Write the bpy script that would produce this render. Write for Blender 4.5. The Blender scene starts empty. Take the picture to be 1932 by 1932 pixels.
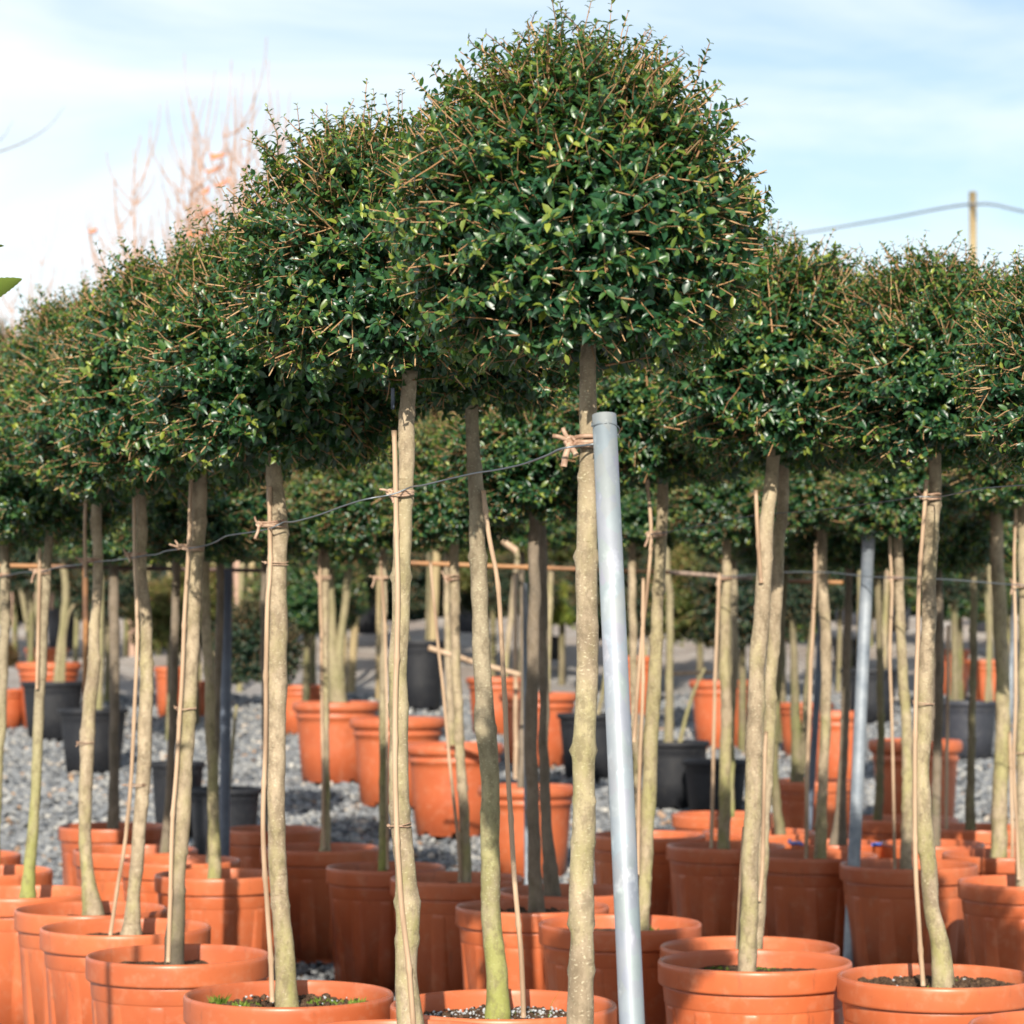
import bpy, math, random
import numpy as np
from mathutils import Vector, noise

random.seed(7)
rng = np.random.default_rng(11)
S = bpy.context.scene
C = S.collection
PI = math.pi

# ------------------------------------------------------------------ camera
F = 4970.0          # focal length in 1932-px units of the photograph
CAMZ = 1.15
HORIZ = 1208.0
PITCH = math.atan((HORIZ - 966.0) / F)
cam_d = bpy.data.cameras.new('camera')
cam = bpy.data.objects.new('camera', cam_d)
C.objects.link(cam)
cam.location = (0, 0, CAMZ)
cam.rotation_euler = (PI / 2 + PITCH, 0, 0)
cam_d.sensor_width = 36
cam_d.lens = 36 * F / 1932.0
cam_d.clip_start = 0.1
cam_d.clip_end = 2000
cam_d.dof.use_dof = True
cam_d.dof.focus_distance = 4.35
cam_d.dof.aperture_fstop = 8.2
S.camera = cam

# ------------------------------------------------------------------ world and sun
SUN_EL = math.radians(27)
SUN_AZ = math.radians(-3.5)      # just left of straight behind the camera
w = bpy.data.worlds.new('World')
S.world = w
w.use_nodes = True
nt = w.node_tree
nt.nodes.clear()
N = nt.nodes.new
L = nt.links.new
out = N('ShaderNodeOutputWorld')
bg = N('ShaderNodeBackground')
bg.inputs['Strength'].default_value = 0.088
sky = N('ShaderNodeTexSky')
sky.sky_type = 'NISHITA'
sky.sun_disc = False
sky.sun_elevation = SUN_EL
sky.sun_rotation = PI - SUN_AZ
sky.air_density = 1.0
sky.dust_density = 0.6
sky.ozone_density = 0.6
tc = N('ShaderNodeTexCoord')
mp = N('ShaderNodeMapping')
mp.inputs['Scale'].default_value = (1.0, 1.0, 4.2)
mp.inputs['Location'].default_value = (0.35, 0.0, 0.15)
nz = N('ShaderNodeTexNoise')
nz.inputs['Scale'].default_value = 3.2
nz.inputs['Detail'].default_value = 7
nz.inputs['Roughness'].default_value = 0.52
nz.inputs['Distortion'].default_value = 0.5
rp = N('ShaderNodeValToRGB')
rp.color_ramp.elements[0].position = 0.34
rp.color_ramp.elements[0].color = (0.18, 0.18, 0.18, 1)
rp.color_ramp.elements[1].position = 0.62
rp.color_ramp.elements[1].color = (0.97, 0.97, 0.97, 1)
mx = N('ShaderNodeMix')
mx.data_type = 'RGBA'
mx.inputs['B'].default_value = (8.1, 8.5, 8.9, 1)
L(tc.outputs['Generated'], mp.inputs['Vector'])
L(mp.outputs['Vector'], nz.inputs['Vector'])
sxyz = N('ShaderNodeSeparateXYZ')
L(tc.outputs['Generated'], sxyz.inputs[0])
ga = N('ShaderNodeMath')          # the cloud bank thickens towards the left and the horizon
ga.operation = 'MULTIPLY_ADD'
ga.inputs[1].default_value = -0.42
L(sxyz.outputs['X'], ga.inputs[0])
L(nz.outputs['Fac'], ga.inputs[2])
gb = N('ShaderNodeMath')
gb.operation = 'MULTIPLY_ADD'
gb.inputs[1].default_value = -0.35
L(sxyz.outputs['Z'], gb.inputs[0])
L(ga.outputs[0], gb.inputs[2])
gc = N('ShaderNodeMath')
gc.operation = 'ADD'
gc.inputs[1].default_value = 0.045
L(gb.outputs[0], gc.inputs[0])
L(gc.outputs[0], rp.inputs['Fac'])
L(rp.outputs['Color'], mx.inputs['Factor'])
tint = N('ShaderNodeMix')
tint.data_type = 'RGBA'
tint.blend_type = 'MULTIPLY'
tint.inputs['Factor'].default_value = 1.0
tint.inputs['B'].default_value = (1.0, 1.05, 1.03, 1)
L(sky.outputs['Color'], tint.inputs['A'])
L(tint.outputs['Result'], mx.inputs['A'])
L(mx.outputs['Result'], bg.inputs['Color'])
L(bg.outputs['Background'], out.inputs['Surface'])

sd = bpy.data.lights.new('sun', 'SUN')
sd.energy = 4.9
sd.angle = math.radians(0.5)
sd.color = (1.0, 0.92, 0.80)
sun = bpy.data.objects.new('sun', sd)
C.objects.link(sun)
sunvec = Vector((math.sin(SUN_AZ) * math.cos(SUN_EL), -math.cos(SUN_AZ) * math.cos(SUN_EL), math.sin(SUN_EL)))
sun.rotation_euler = sunvec.to_track_quat('Z', 'Y').to_euler()

S.view_settings.view_transform = 'Standard'
S.view_settings.look = 'None'
S.view_settings.gamma = 1
S.view_settings.exposure = 0.68
S.render.engine = 'CYCLES'
S.cycles.max_bounces = 6
S.cycles.transparent_max_bounces = 4

# ------------------------------------------------------------------ pixel helper
CP, SP = math.cos(PITCH), math.sin(PITCH)


def P(x, y, D):
    """world point at distance D seen at (x, y) of the 1932 px photograph"""
    u = (x - 966.0) / F
    v = (966.0 - y) / F
    d = Vector((u, CP - v * SP, SP + v * CP))
    return Vector((0, 0, CAMZ)) + d * (D / d.y)


GK = [(-50, 0), (11.2, 0), (13, .10), (14.5, .28), (16, .36), (20, .68), (24, .98), (28, 1.24), (34, 1.36), (2000, 1.36)]


def gz(y):
    for (a, za), (b, zb) in zip(GK, GK[1:]):
        if y <= b:
            return za + (zb - za) * (y - a) / (b - a)
    return 1.36


def solve(y, h=None, w=None, hr=0.9, lo=3.3):
    """distance at which a pot standing on the ground shows its rim at image row y"""
    D = lo
    while D < 40:
        hh = h if h is not None else hr * w * D / F
        if P(966, y, D).z - (gz(D) + hh) <= 0:
            return D, hh
        D += 0.01
    return 40, 0.4


# ------------------------------------------------------------------ materials
def mat(name, base, rough=0.6, spec=0.5, coat=0.0):
    m = bpy.data.materials.new(name)
    m.use_nodes = True
    b = m.node_tree.nodes['Principled BSDF']
    b.inputs['Base Color'].default_value = (*base, 1)
    b.inputs['Roughness'].default_value = rough
    b.inputs['Specular IOR Level'].default_value = spec
    b.inputs['Coat Weight'].default_value = coat
    return m, m.node_tree, b


def nn(t, kind, **kw):
    n = t.nodes.new(kind)
    for k, v in kw.items():
        if hasattr(n, k):
            setattr(n, k, v)
        else:
            n.inputs[k].default_value = v
    return n


def ramp(t, stops, fac):
    r = t.nodes.new('ShaderNodeValToRGB')
    e = r.color_ramp.elements
    while len(e) < len(stops):
        e.new(0.5)
    for i, (p, c) in enumerate(stops):
        e[i].position = p
        e[i].color = (*c, 1)
    t.links.new(fac, r.inputs['Fac'])
    return r.outputs['Color']


def bump(t, b, height, strength, dist):
    bn = nn(t, 'ShaderNodeBump')
    bn.inputs['Strength'].default_value = strength
    bn.inputs['Distance'].default_value = dist
    t.links.new(height, bn.inputs['Height'])
    t.links.new(bn.outputs['Normal'], b.inputs['Normal'])


def mixc(t, a, b_, fac, mode='MIX'):
    m = t.nodes.new('ShaderNodeMix')
    m.data_type = 'RGBA'
    m.blend_type = mode
    for s, v in (('A', a), ('B', b_)):
        if hasattr(v, 'links') or hasattr(v, 'is_linked'):
            t.links.new(v, m.inputs[s])
        else:
            m.inputs[s].default_value = (*v, 1)
    if hasattr(fac, 'is_linked'):
        t.links.new(fac, m.inputs['Factor'])
    else:
        m.inputs['Factor'].default_value = fac
    return m.outputs['Result']


def coords(t, scale=(1, 1, 1), kind='Object', rand=True):
    c = t.nodes.new('ShaderNodeTexCoord')
    m = t.nodes.new('ShaderNodeMapping')
    m.inputs['Scale'].default_value = scale
    t.links.new(c.outputs[kind], m.inputs['Vector'])
    if rand:
        oi = t.nodes.new('ShaderNodeObjectInfo')
        mu = nn(t, 'ShaderNodeMath', operation='MULTIPLY')
        mu.inputs[1].default_value = 37.0
        t.links.new(oi.outputs['Random'], mu.inputs[0])
        cx = t.nodes.new('ShaderNodeCombineXYZ')
        t.links.new(mu.outputs[0], cx.inputs[0])
        t.links.new(mu.outputs[0], cx.inputs[2])
        t.links.new(cx.outputs[0], m.inputs['Location'])
    return m.outputs['Vector']


def noi(t, vec, scale, detail=4, rough=0.55):
    n = nn(t, 'ShaderNodeTexNoise', Scale=scale, Detail=detail, Roughness=rough)
    t.links.new(vec, n.inputs['Vector'])
    return n.outputs['Fac']


def plastic(name, c1, c2, rough, dust):
    m, t, b = mat(name, c1, rough, 0.5)
    v = coords(t)
    n1 = noi(t, v, 3.0, 5)
    col = ramp(t, [(0.35, c2), (0.65, c1)], n1)
    n2 = noi(t, v, 26.0, 6, 0.65)
    sp = ramp(t, [(0.52, (0, 0, 0)), (0.74, (1, 1, 1))], n2)
    mm = nn(t, 'ShaderNodeMath', operation='MULTIPLY')
    t.links.new(sp, mm.inputs[0])
    mm.inputs[1].default_value = 0.35
    col = mixc(t, col, dust, mm.outputs[0])
    oi = t.nodes.new('ShaderNodeObjectInfo')
    hs = nn(t, 'ShaderNodeHueSaturation')
    mr = nn(t, 'ShaderNodeMapRange')
    mr.inputs['To Min'].default_value = 0.86
    mr.inputs['To Max'].default_value = 1.1
    t.links.new(oi.outputs['Random'], mr.inputs['Value'])
    t.links.new(mr.outputs['Result'], hs.inputs['Value'])
    t.links.new(col, hs.inputs['Color'])
    t.links.new(hs.outputs['Color'], b.inputs['Base Color'])
    gr = ramp(t, [(0.60, (0, 0, 0)), (0.66, (1, 1, 1))], noi(t, coords(t, (1, 1, 0.30)), 34, 5, 0.75))
    mg = nn(t, 'ShaderNodeMath', operation='MULTIPLY')
    t.links.new(gr, mg.inputs[0])
    mg.inputs[1].default_value = 0.28
    t.links.new(mixc(t, hs.outputs['Color'], (0.10, 0.065, 0.045) if c1[0] > .1 else (0.06, 0.055, 0.05), mg.outputs[0]), b.inputs['Base Color'])
    # smears change the gloss
    rr = nn(t, 'ShaderNodeMapRange')
    rr.inputs['To Min'].default_value = rough - 0.09
    rr.inputs['To Max'].default_value = rough + 0.16
    t.links.new(n2, rr.inputs['Value'])
    t.links.new(rr.outputs['Result'], b.inputs['Roughness'])
    bump(t, b, noi(t, v, 180, 2), 0.08, 0.001)
    return m


M = {}
M['terra'] = plastic('terracotta_plastic', (0.63, 0.168, 0.062), (0.49, 0.114, 0.040), 0.36, (0.62, 0.33, 0.2))
M['terra2'] = plastic('orange_plastic', (0.58, 0.145, 0.050), (0.47, 0.105, 0.036), 0.45, (0.62, 0.33, 0.2))
M['black'] = plastic('black_plastic', (0.013, 0.015, 0.021), (0.009, 0.010, 0.014), 0.6, (0.07, 0.065, 0.06))
M['grey'] = plastic('grey_plastic', (0.045, 0.048, 0.062), (0.032, 0.036, 0.046), 0.5, (0.15, 0.14, 0.13))


def leafmat(name, stops, spec=0.5, rough=0.32, trans=0.25):
    m, t, b = mat(name, (0.03, 0.09, 0.03), rough, spec)
    at = t.nodes.new('ShaderNodeAttribute')
    at.attribute_name = 'tint'
    col = ramp(t, stops, at.outputs['Fac'])
    t.links.new(col, b.inputs['Base Color'])
    b.inputs['Coat Weight'].default_value = 0.0
    tr = t.nodes.new('ShaderNodeBsdfTranslucent')
    hs = nn(t, 'ShaderNodeHueSaturation', Saturation=1.1, Value=1.9)
    t.links.new(col, hs.inputs['Color'])
    t.links.new(mixc(t, hs.outputs['Color'], (0.30, 0.36, 0.02), 0.3), tr.inputs['Color'])
    ms = t.nodes.new('ShaderNodeMixShader')
    ms.inputs[0].default_value = trans
    t.links.new(b.outputs[0], ms.inputs[1])
    t.links.new(tr.outputs[0], ms.inputs[2])
    t.links.new(ms.outputs[0], t.nodes['Material Output'].inputs['Surface'])
    return m


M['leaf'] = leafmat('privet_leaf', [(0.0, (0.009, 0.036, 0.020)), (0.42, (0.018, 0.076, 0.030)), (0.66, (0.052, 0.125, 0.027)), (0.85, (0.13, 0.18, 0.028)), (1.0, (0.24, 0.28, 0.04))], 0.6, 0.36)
M['leaf_olive'] = leafmat('olive_leaf', [(0.0, (0.03, 0.045, 0.012)), (0.5, (0.07, 0.09, 0.02)), (1.0, (0.20, 0.19, 0.05))], 0.3, 0.5)
M['leaf_dark'] = leafmat('yew_leaf', [(0.0, (0.005, 0.016, 0.012)), (0.6, (0.012, 0.035, 0.018)), (1.0, (0.05, 0.09, 0.03))], 0.35, 0.45, 0.1)
M['leaf_lime'] = leafmat('lime_leaf', [(0.0, (0.06, 0.10, 0.015)), (0.5, (0.16, 0.22, 0.03)), (1.0, (0.36, 0.38, 0.07))], 0.3, 0.5)
M['leaf_rust'] = leafmat('rust_leaf', [(0.0, (0.03, 0.035, 0.012)), (0.5, (0.07, 0.05, 0.02)), (1.0, (0.20, 0.09, 0.04))], 0.3, 0.5)

m, t, b = mat('twig_bark', (0.40, 0.21, 0.10), 0.62, 0.3)
at = t.nodes.new('ShaderNodeAttribute')
at.attribute_name = 'tint'
t.links.new(ramp(t, [(0.0, (0.15, 0.07, 0.04)), (0.5, (0.42, 0.225, 0.105)), (1.0, (0.58, 0.38, 0.20))], at.outputs['Fac']), b.inputs['Base Color'])
M['twig'] = m


def bark(name, a, b2, algae=None, alg=(0.52, 0.64), speck=(0.60, 0.52, 0.33), zr=(0.3, 1.8), foot=None):
    m, t, b = mat(name, a, 0.78, 0.25)
    v = coords(t)
    vz = coords(t, (1, 1, 0.45))
    col = ramp(t, [(0.34, b2), (0.62, a)], noi(t, vz, 22, 7, 0.65))
    # pale lenticel specks
    sp = ramp(t, [(0.60, (0, 0, 0)), (0.70, (1, 1, 1))], noi(t, coords(t, (1, 1, 1.8)), 190, 2, 0.5))
    mm = nn(t, 'ShaderNodeMath', operation='MULTIPLY')
    t.links.new(sp, mm.inputs[0])
    mm.inputs[1].default_value = 0.6
    col = mixc(t, col, speck, mm.outputs[0])
    # dark ring scars
    rg = ramp(t, [(0.30, (1, 1, 1)), (0.36, (0, 0, 0))], noi(t, coords(t, (2.2, 2.2, 7)), 8, 4, 0.7))
    m2 = nn(t, 'ShaderNodeMath', operation='MULTIPLY')
    t.links.new(rg, m2.inputs[0])
    m2.inputs[1].default_value = 0.5
    col = mixc(t, col, (0.12, 0.08, 0.04), m2.outputs[0])
    if algae:
        al = ramp(t, [(alg[0], (0, 0, 0)), (alg[1], (1, 1, 1))], noi(t, coords(t, (1, 1, 0.5)), 7, 6, 0.7))
        m3 = nn(t, 'ShaderNodeMath', operation='MULTIPLY')
        t.links.new(al, m3.inputs[0])
        zc_ = t.nodes.new('ShaderNodeTexCoord')
        zs_ = t.nodes.new('ShaderNodeSeparateXYZ')
        t.links.new(zc_.outputs['Object'], zs_.inputs[0])
        zm_ = nn(t, 'ShaderNodeMapRange')
        zm_.inputs['From Min'].default_value = zr[0]
        zm_.inputs['From Max'].default_value = zr[1]
        zm_.inputs['To Min'].default_value = 0.75
        zm_.inputs['To Max'].default_value = 0.0
        t.links.new(zs_.outputs['Z'], zm_.inputs['Value'])
        t.links.new(zm_.outputs['Result'], m3.inputs[1])
        col = mixc(t, col, algae, m3.outputs[0])
    # blotches of grey lichen and brown scuffing
    bl = ramp(t, [(0.50, (0, 0, 0)), (0.60, (1, 1, 1))], noi(t, coords(t, (1, 1, 0.7)), 48, 6, 0.72))
    m5 = nn(t, 'ShaderNodeMath', operation='MULTIPLY')
    t.links.new(bl, m5.inputs[0])
    m5.inputs[1].default_value = 0.45
    col = mixc(t, col, (0.15, 0.115, 0.07), m5.outputs[0])
    if foot:
        fc = t.nodes.new('ShaderNodeTexCoord')
        fs = t.nodes.new('ShaderNodeSeparateXYZ')
        t.links.new(fc.outputs['Object'], fs.inputs[0])
        fn = nn(t, 'ShaderNodeMath', operation='MULTIPLY_ADD')
        t.links.new(noi(t, v, 14, 5), fn.inputs[0])
        fn.inputs[1].default_value = 0.35
        t.links.new(fs.outputs['Z'], fn.inputs[2])
        fm = nn(t, 'ShaderNodeMapRange')
        fm.inputs['From Min'].default_value = foot[0]
        fm.inputs['From Max'].default_value = foot[1]
        fm.inputs['To Min'].default_value = 0.8
        fm.inputs['To Max'].default_value = 0.0
        t.links.new(fn.outputs[0], fm.inputs['Value'])
        col = mixc(t, col, (0.075, 0.065, 0.05), fm.outputs['Result'])
    t.links.new(col, b.inputs['Base Color'])
    bump(t, b, noi(t, v, 130, 5, 0.7), 0.8, 0.002)
    return m


M['bark'] = bark('pale_bark', (0.49, 0.39, 0.265), (0.26, 0.20, 0.13), (0.33, 0.33, 0.10), (0.46, 0.62), (0.72, 0.65, 0.46))
M['bark_foot'] = bark('stained_bark', (0.49, 0.39, 0.265), (0.26, 0.20, 0.13), (0.25, 0.25, 0.07), (0.48, 0.66), (0.56, 0.50, 0.34), foot=(0.62, 0.82))
M['bark_green'] = bark('mossy_bark', (0.42, 0.35, 0.235), (0.23, 0.185, 0.12), (0.32, 0.36, 0.06), (0.30, 0.50), (0.62, 0.60, 0.40), (0.35, 1.0))
M['bark_dark'] = bark('dark_bark', (0.26, 0.205, 0.15), (0.14, 0.115, 0.085), (0.14, 0.15, 0.06), (0.55, 0.7), (0.35, 0.30, 0.22))
M['bark_moss'] = bark('green_bark', (0.26, 0.215, 0.13), (0.14, 0.115, 0.07), (0.16, 0.175, 0.045), (0.45, 0.62), (0.3, 0.28, 0.18))
M['bark_lime'] = bark('yellow_green_bark', (0.36, 0.30, 0.18), (0.24, 0.195, 0.12), (0.25, 0.245, 0.10), (0.42, 0.6))
M['bark_orange'] = bark('sapling_bark', (0.56, 0.36, 0.27), (0.44, 0.28, 0.21), None)

m, t, b = mat('bamboo', (0.62, 0.42, 0.25), 0.5, 0.4)
v = coords(t, (1, 1, 0.12))
t.links.new(ramp(t, [(0.32, (0.26, 0.165, 0.10)), (0.5, (0.50, 0.345, 0.22)), (0.7, (0.60, 0.44, 0.30))], noi(t, v, 30, 6)), b.inputs['Base Color'])
bump(t, b, noi(t, v, 260, 3), 0.3, 0.0006)
M['bamboo'] = m
m, t, b = mat('old_bamboo', (0.30, 0.22, 0.17), 0.6, 0.3)
v = coords(t, (1, 1, 0.12))
t.links.new(ramp(t, [(0.3, (0.19, 0.14, 0.11)), (0.7, (0.42, 0.31, 0.24))], noi(t, v, 40, 5)), b.inputs['Base Color'])
M['bamboo_old'] = m
m, t, b = mat('orange_cane', (0.50, 0.23, 0.07), 0.5, 0.4)
v = coords(t, (0.4, 1, 1))
t.links.new(ramp(t, [(0.48, (0.09, 0.045, 0.03)), (0.55, (0.40, 0.19, 0.07)), (0.75, (0.55, 0.33, 0.16))], noi(t, v, 2.2, 4)), b.inputs['Base Color'])  # dark stretches are shade on the rails put into the colour
M['bamboo_orange'] = m

m, t, b = mat('rubber_tie', (0.44, 0.28, 0.19), 0.55, 0.35)
v = coords(t)
t.links.new(ramp(t, [(0.35, (0.30, 0.175, 0.115)), (0.65, (0.58, 0.41, 0.29))], noi(t, v, 60, 4)), b.inputs['Base Color'])
M['tie'] = m
m, t, b = mat('galvanised_wire', (0.22, 0.25, 0.27), 0.45, 0.5)
b.inputs['Metallic'].default_value = 0.6
M['wire'] = m
m, t, b = mat('galvanised_steel', (0.60, 0.65, 0.70), 0.5, 0.5)
v = coords(t, (1, 1, 0.6))
vo = nn(t, 'ShaderNodeTexVoronoi', Scale=55.0)
t.links.new(v, vo.inputs['Vector'])
c1 = ramp(t, [(0.35, (0.26, 0.29, 0.32)), (0.65, (0.40, 0.43, 0.46))], noi(t, v, 9, 6, 0.6))
c2 = mixc(t, c1, (0.52, 0.56, 0.59), ramp(t, [(0.56, (0, 0, 0)), (0.72, (1, 1, 1))], noi(t, coords(t, (1, 1, .8)), 30, 4, 0.6)))
c3 = mixc(t, c2, vo.outputs['Color'], 0.05, 'OVERLAY')
t.links.new(c3, b.inputs['Base Color'])
b.inputs['Metallic'].default_value = 0.25
b.inputs['Roughness'].default_value = 0.55
bump(t, b, noi(t, v, 70, 4), 0.15, 0.001)
M['steel'] = m
m, t, b = mat('weathered_steel', (0.30, 0.34, 0.38), 0.55, 0.5)
v = coords(t)
t.links.new(ramp(t, [(0.3, (0.20, 0.24, 0.29)), (0.7, (0.42, 0.46, 0.50))], noi(t, v, 14, 6, 0.6)), b.inputs['Base Color'])
b.inputs['Metallic'].default_value = 0.3
M['steel_old'] = m
m, t, b = mat('painted_steel_blue', (0.11, 0.14, 0.19), 0.5, 0.5)
v = coords(t)
t.links.new(ramp(t, [(0.3, (0.08, 0.10, 0.14)), (0.7, (0.15, 0.18, 0.23))], noi(t, v, 14, 6, 0.6)), b.inputs['Base Color'])
M['steel_blue'] = m

m, t, b = mat('potting_soil', (0.05, 0.03, 0.02), 0.9, 0.2)
v = coords(t)
vo = nn(t, 'ShaderNodeTexVoronoi', Scale=110.0)
t.links.new(v, vo.inputs['Vector'])
t.links.new(ramp(t, [(0.2, (0.03, 0.018, 0.012)), (0.5, (0.085, 0.05, 0.03)), (0.72, (0.20, 0.125, 0.075))], noi(t, v, 70, 6, 0.7)), b.inputs['Base Color'])
bump(t, b, vo.outputs['Distance'], 0.9, 0.006)
M['soil'] = m
m, t, b = mat('perlite', (0.72, 0.74, 0.76), 0.8, 0.3)
M['perlite'] = m
b.inputs['Base Color'].default_value = (0.50, 0.52, 0.53, 1)
m, t, b = mat('moss', (0.10, 0.17, 0.02), 0.8, 0.2)
v = coords(t)
t.links.new(ramp(t, [(0.3, (0.05, 0.10, 0.012)), (0.55, (0.15, 0.22, 0.03)), (0.75, (0.33, 0.30, 0.08))], noi(t, v, 45, 4)), b.inputs['Base Color'])
M['moss'] = m
m, t, b = mat('blue_bag', (0.03, 0.12, 0.65), 0.35, 0.5)
v = coords(t)
t.links.new(ramp(t, [(0.3, (0.02, 0.09, 0.5)), (0.7, (0.05, 0.20, 0.8))], noi(t, v, 20, 3)), b.inputs['Base Color'])
M['blue'] = m
m, t, b = mat('white_label', (0.78, 0.80, 0.80), 0.5, 0.4)
M['white'] = m
m, t, b = mat('teal_band', (0.03, 0.38, 0.28), 0.5, 0.4)
M['teal'] = m
m, t, b = mat('blue_band', (0.02, 0.30, 0.75), 0.5, 0.4)
M['bluetag'] = m
m, t, b = mat('orange_tape', (0.85, 0.28, 0.12), 0.5, 0.4)
M['tape'] = m
m, t, b = mat('pale_timber', (0.42, 0.32, 0.17), 0.7, 0.3)
v = coords(t, (1, 1, .1))
t.links.new(ramp(t, [(0.3, (0.30, 0.22, 0.11)), (0.7, (0.50, 0.40, 0.22))], noi(t, v, 20, 6, 0.6)), b.inputs['Base Color'])
M['timber'] = m

# gravel stones
m, t, b = mat('crushed_gravel', (0.35, 0.37, 0.40), 0.85, 0.25)
at = t.nodes.new('ShaderNodeAttribute')
at.attribute_name = 'tint'
c1 = ramp(t, [(0.0, (0.13, 0.145, 0.165)), (0.45, (0.29, 0.305, 0.32)), (0.8, (0.45, 0.45, 0.435)), (0.95, (0.64, 0.62, 0.58)), (1.0, (0.50, 0.33, 0.22))], at.outputs['Fac'])
t.links.new(mixc(t, c1, (0.25, 0.25, 0.25), noi(t, coords(t, rand=False), 90, 4), 'OVERLAY'), b.inputs['Base Color'])
bump(t, b, noi(t, coords(t, rand=False), 160, 4), 0.5, 0.002)
M['stone'] = m
# ground sheet : gravel near, dusty earth farther back
m, t, b = mat('gravel_ground', (0.3, 0.3, 0.3), 0.95, 0.2)
v = coords(t, rand=False)
vo = nn(t, 'ShaderNodeTexVoronoi', Scale=42.0)
t.links.new(v, vo.inputs['Vector'])
gcol = mixc(t, ramp(t, [(0.0, (0.42, 0.43, 0.44)), (0.5, (0.28, 0.30, 0.32)), (1.0, (0.10, 0.11, 0.13))], vo.outputs['Distance']),
            ramp(t, [(0.3, (0.22, 0.24, 0.27)), (0.7, (0.55, 0.54, 0.52))], noi(t, v, 30, 5, 0.7)), 0.5)
dirt = ramp(t, [(0.3, (0.28, 0.22, 0.18)), (0.5, (0.42, 0.36, 0.31)), (0.7, (0.54, 0.50, 0.45))], noi(t, v, 1.3, 8, 0.7))
sx = t.nodes.new('ShaderNodeSeparateXYZ')
t.links.new(v, sx.inputs[0])
wob = nn(t, 'ShaderNodeMath', operation='MULTIPLY_ADD')
t.links.new(noi(t, v, 0.8, 4), wob.inputs[0])
wob.inputs[1].default_value = 6.0
t.links.new(sx.outputs['Y'], wob.inputs[2])
mr = nn(t, 'ShaderNodeMapRange')
mr.inputs['From Min'].default_value = 21
mr.inputs['From Max'].default_value = 27
t.links.new(wob.outputs[0], mr.inputs['Value'])
t.links.new(mixc(t, gcol, dirt, mr.outputs['Result']), b.inputs['Base Color'])
bump(t, b, vo.outputs['Distance'], 1.0, -0.02)
M['ground'] = m


# everything but the foliage a little deeper
for m_ in list(bpy.data.materials):
    if 'leaf' in m_.name:
        continue
    t_ = m_.node_tree
    b_ = t_.nodes['Principled BSDF']
    k_ = 0.80
    sock = b_.inputs['Base Color']
    if sock.is_linked:
        src = sock.links[0].from_socket
        t_.links.new(mixc(t_, src, (k_, k_, k_), 1.0, 'MULTIPLY'), sock)
    else:
        c_ = sock.default_value
        sock.default_value = (c_[0] * k_, c_[1] * k_, c_[2] * k_, 1)

# ------------------------------------------------------------------ mesh helpers
def link(name, me, parent=None, loc=None):
    o = bpy.data.objects.new(name, me)
    C.objects.link(o)
    if parent is not None:
        o.parent = parent
    if loc is not None:
        o.location = loc
    return o


def mesh_np(name, V, faces_list, mats, smooth=True, tint=None):
    """faces_list: list of (array (n,k), material index)"""
    me = bpy.data.meshes.new(name)
    V = np.asarray(V, dtype=np.float32)
    me.vertices.add(len(V))
    me.vertices.foreach_set('co', V.ravel())
    loops = np.concatenate([f.ravel() for f, _ in faces_list]).astype(np.int32)
    tot = np.concatenate([np.full(len(f), f.shape[1], dtype=np.int32) for f, _ in faces_list])
    start = np.concatenate([[0], np.cumsum(tot)[:-1]]).astype(np.int32)
    mi = np.concatenate([np.full(len(f), k, dtype=np.int32) for f, k in faces_list])
    me.loops.add(len(loops))
    me.loops.foreach_set('vertex_index', loops)
    me.polygons.add(len(tot))
    me.polygons.foreach_set('loop_start', start)
    me.polygons.foreach_set('loop_total', tot)
    me.polygons.foreach_set('material_index', mi)
    me.polygons.foreach_set('use_smooth', np.full(len(tot), smooth, dtype=bool))
    for m_ in mats:
        me.materials.append(m_)
    if tint is not None:
        a = me.attributes.new('tint', 'FLOAT', 'POINT')
        a.data.foreach_set('value', np.asarray(tint, dtype=np.float32))
    me.update(calc_edges=True)
    return me


def tubes(PL, R, S_=5):
    """PL (N,K,3) polylines, R (N,K) radii -> verts, quads (capped by zero-ish tips only)"""
    PL = np.asarray(PL, float)
    R = np.asarray(R, float)
    n, k, _ = PL.shape
    T = np.gradient(PL, axis=1)
    T /= np.linalg.norm(T, axis=2, keepdims=True) + 1e-9
    ref = np.where(np.abs(T[:, :1, 2:3]) > 0.8, np.array([[[1., 0.13, 0]]]), np.array([[[0., 0.1, 1.]]]))
    ref = np.broadcast_to(ref, T.shape)
    A = np.cross(T, ref)
    A /= np.linalg.norm(A, axis=2, keepdims=True) + 1e-9
    B = np.cross(T, A)
    th = np.arange(S_) * 2 * PI / S_
    V = PL[:, :, None, :] + R[:, :, None, None] * (A[:, :, None, :] * np.cos(th)[None, None, :, None] + B[:, :, None, :] * np.sin(th)[None, None, :, None])
    idx = np.arange(n * k * S_).reshape(n, k, S_)
    a = idx[:, :-1, :]
    b_ = np.roll(idx, -1, axis=2)[:, :-1, :]
    c = np.roll(idx, -1, axis=2)[:, 1:, :]
    d = idx[:, 1:, :]
    Fq = np.stack([a, b_, c, d], axis=-1).reshape(-1, 4)
    return V.reshape(-1, 3), Fq


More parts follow.
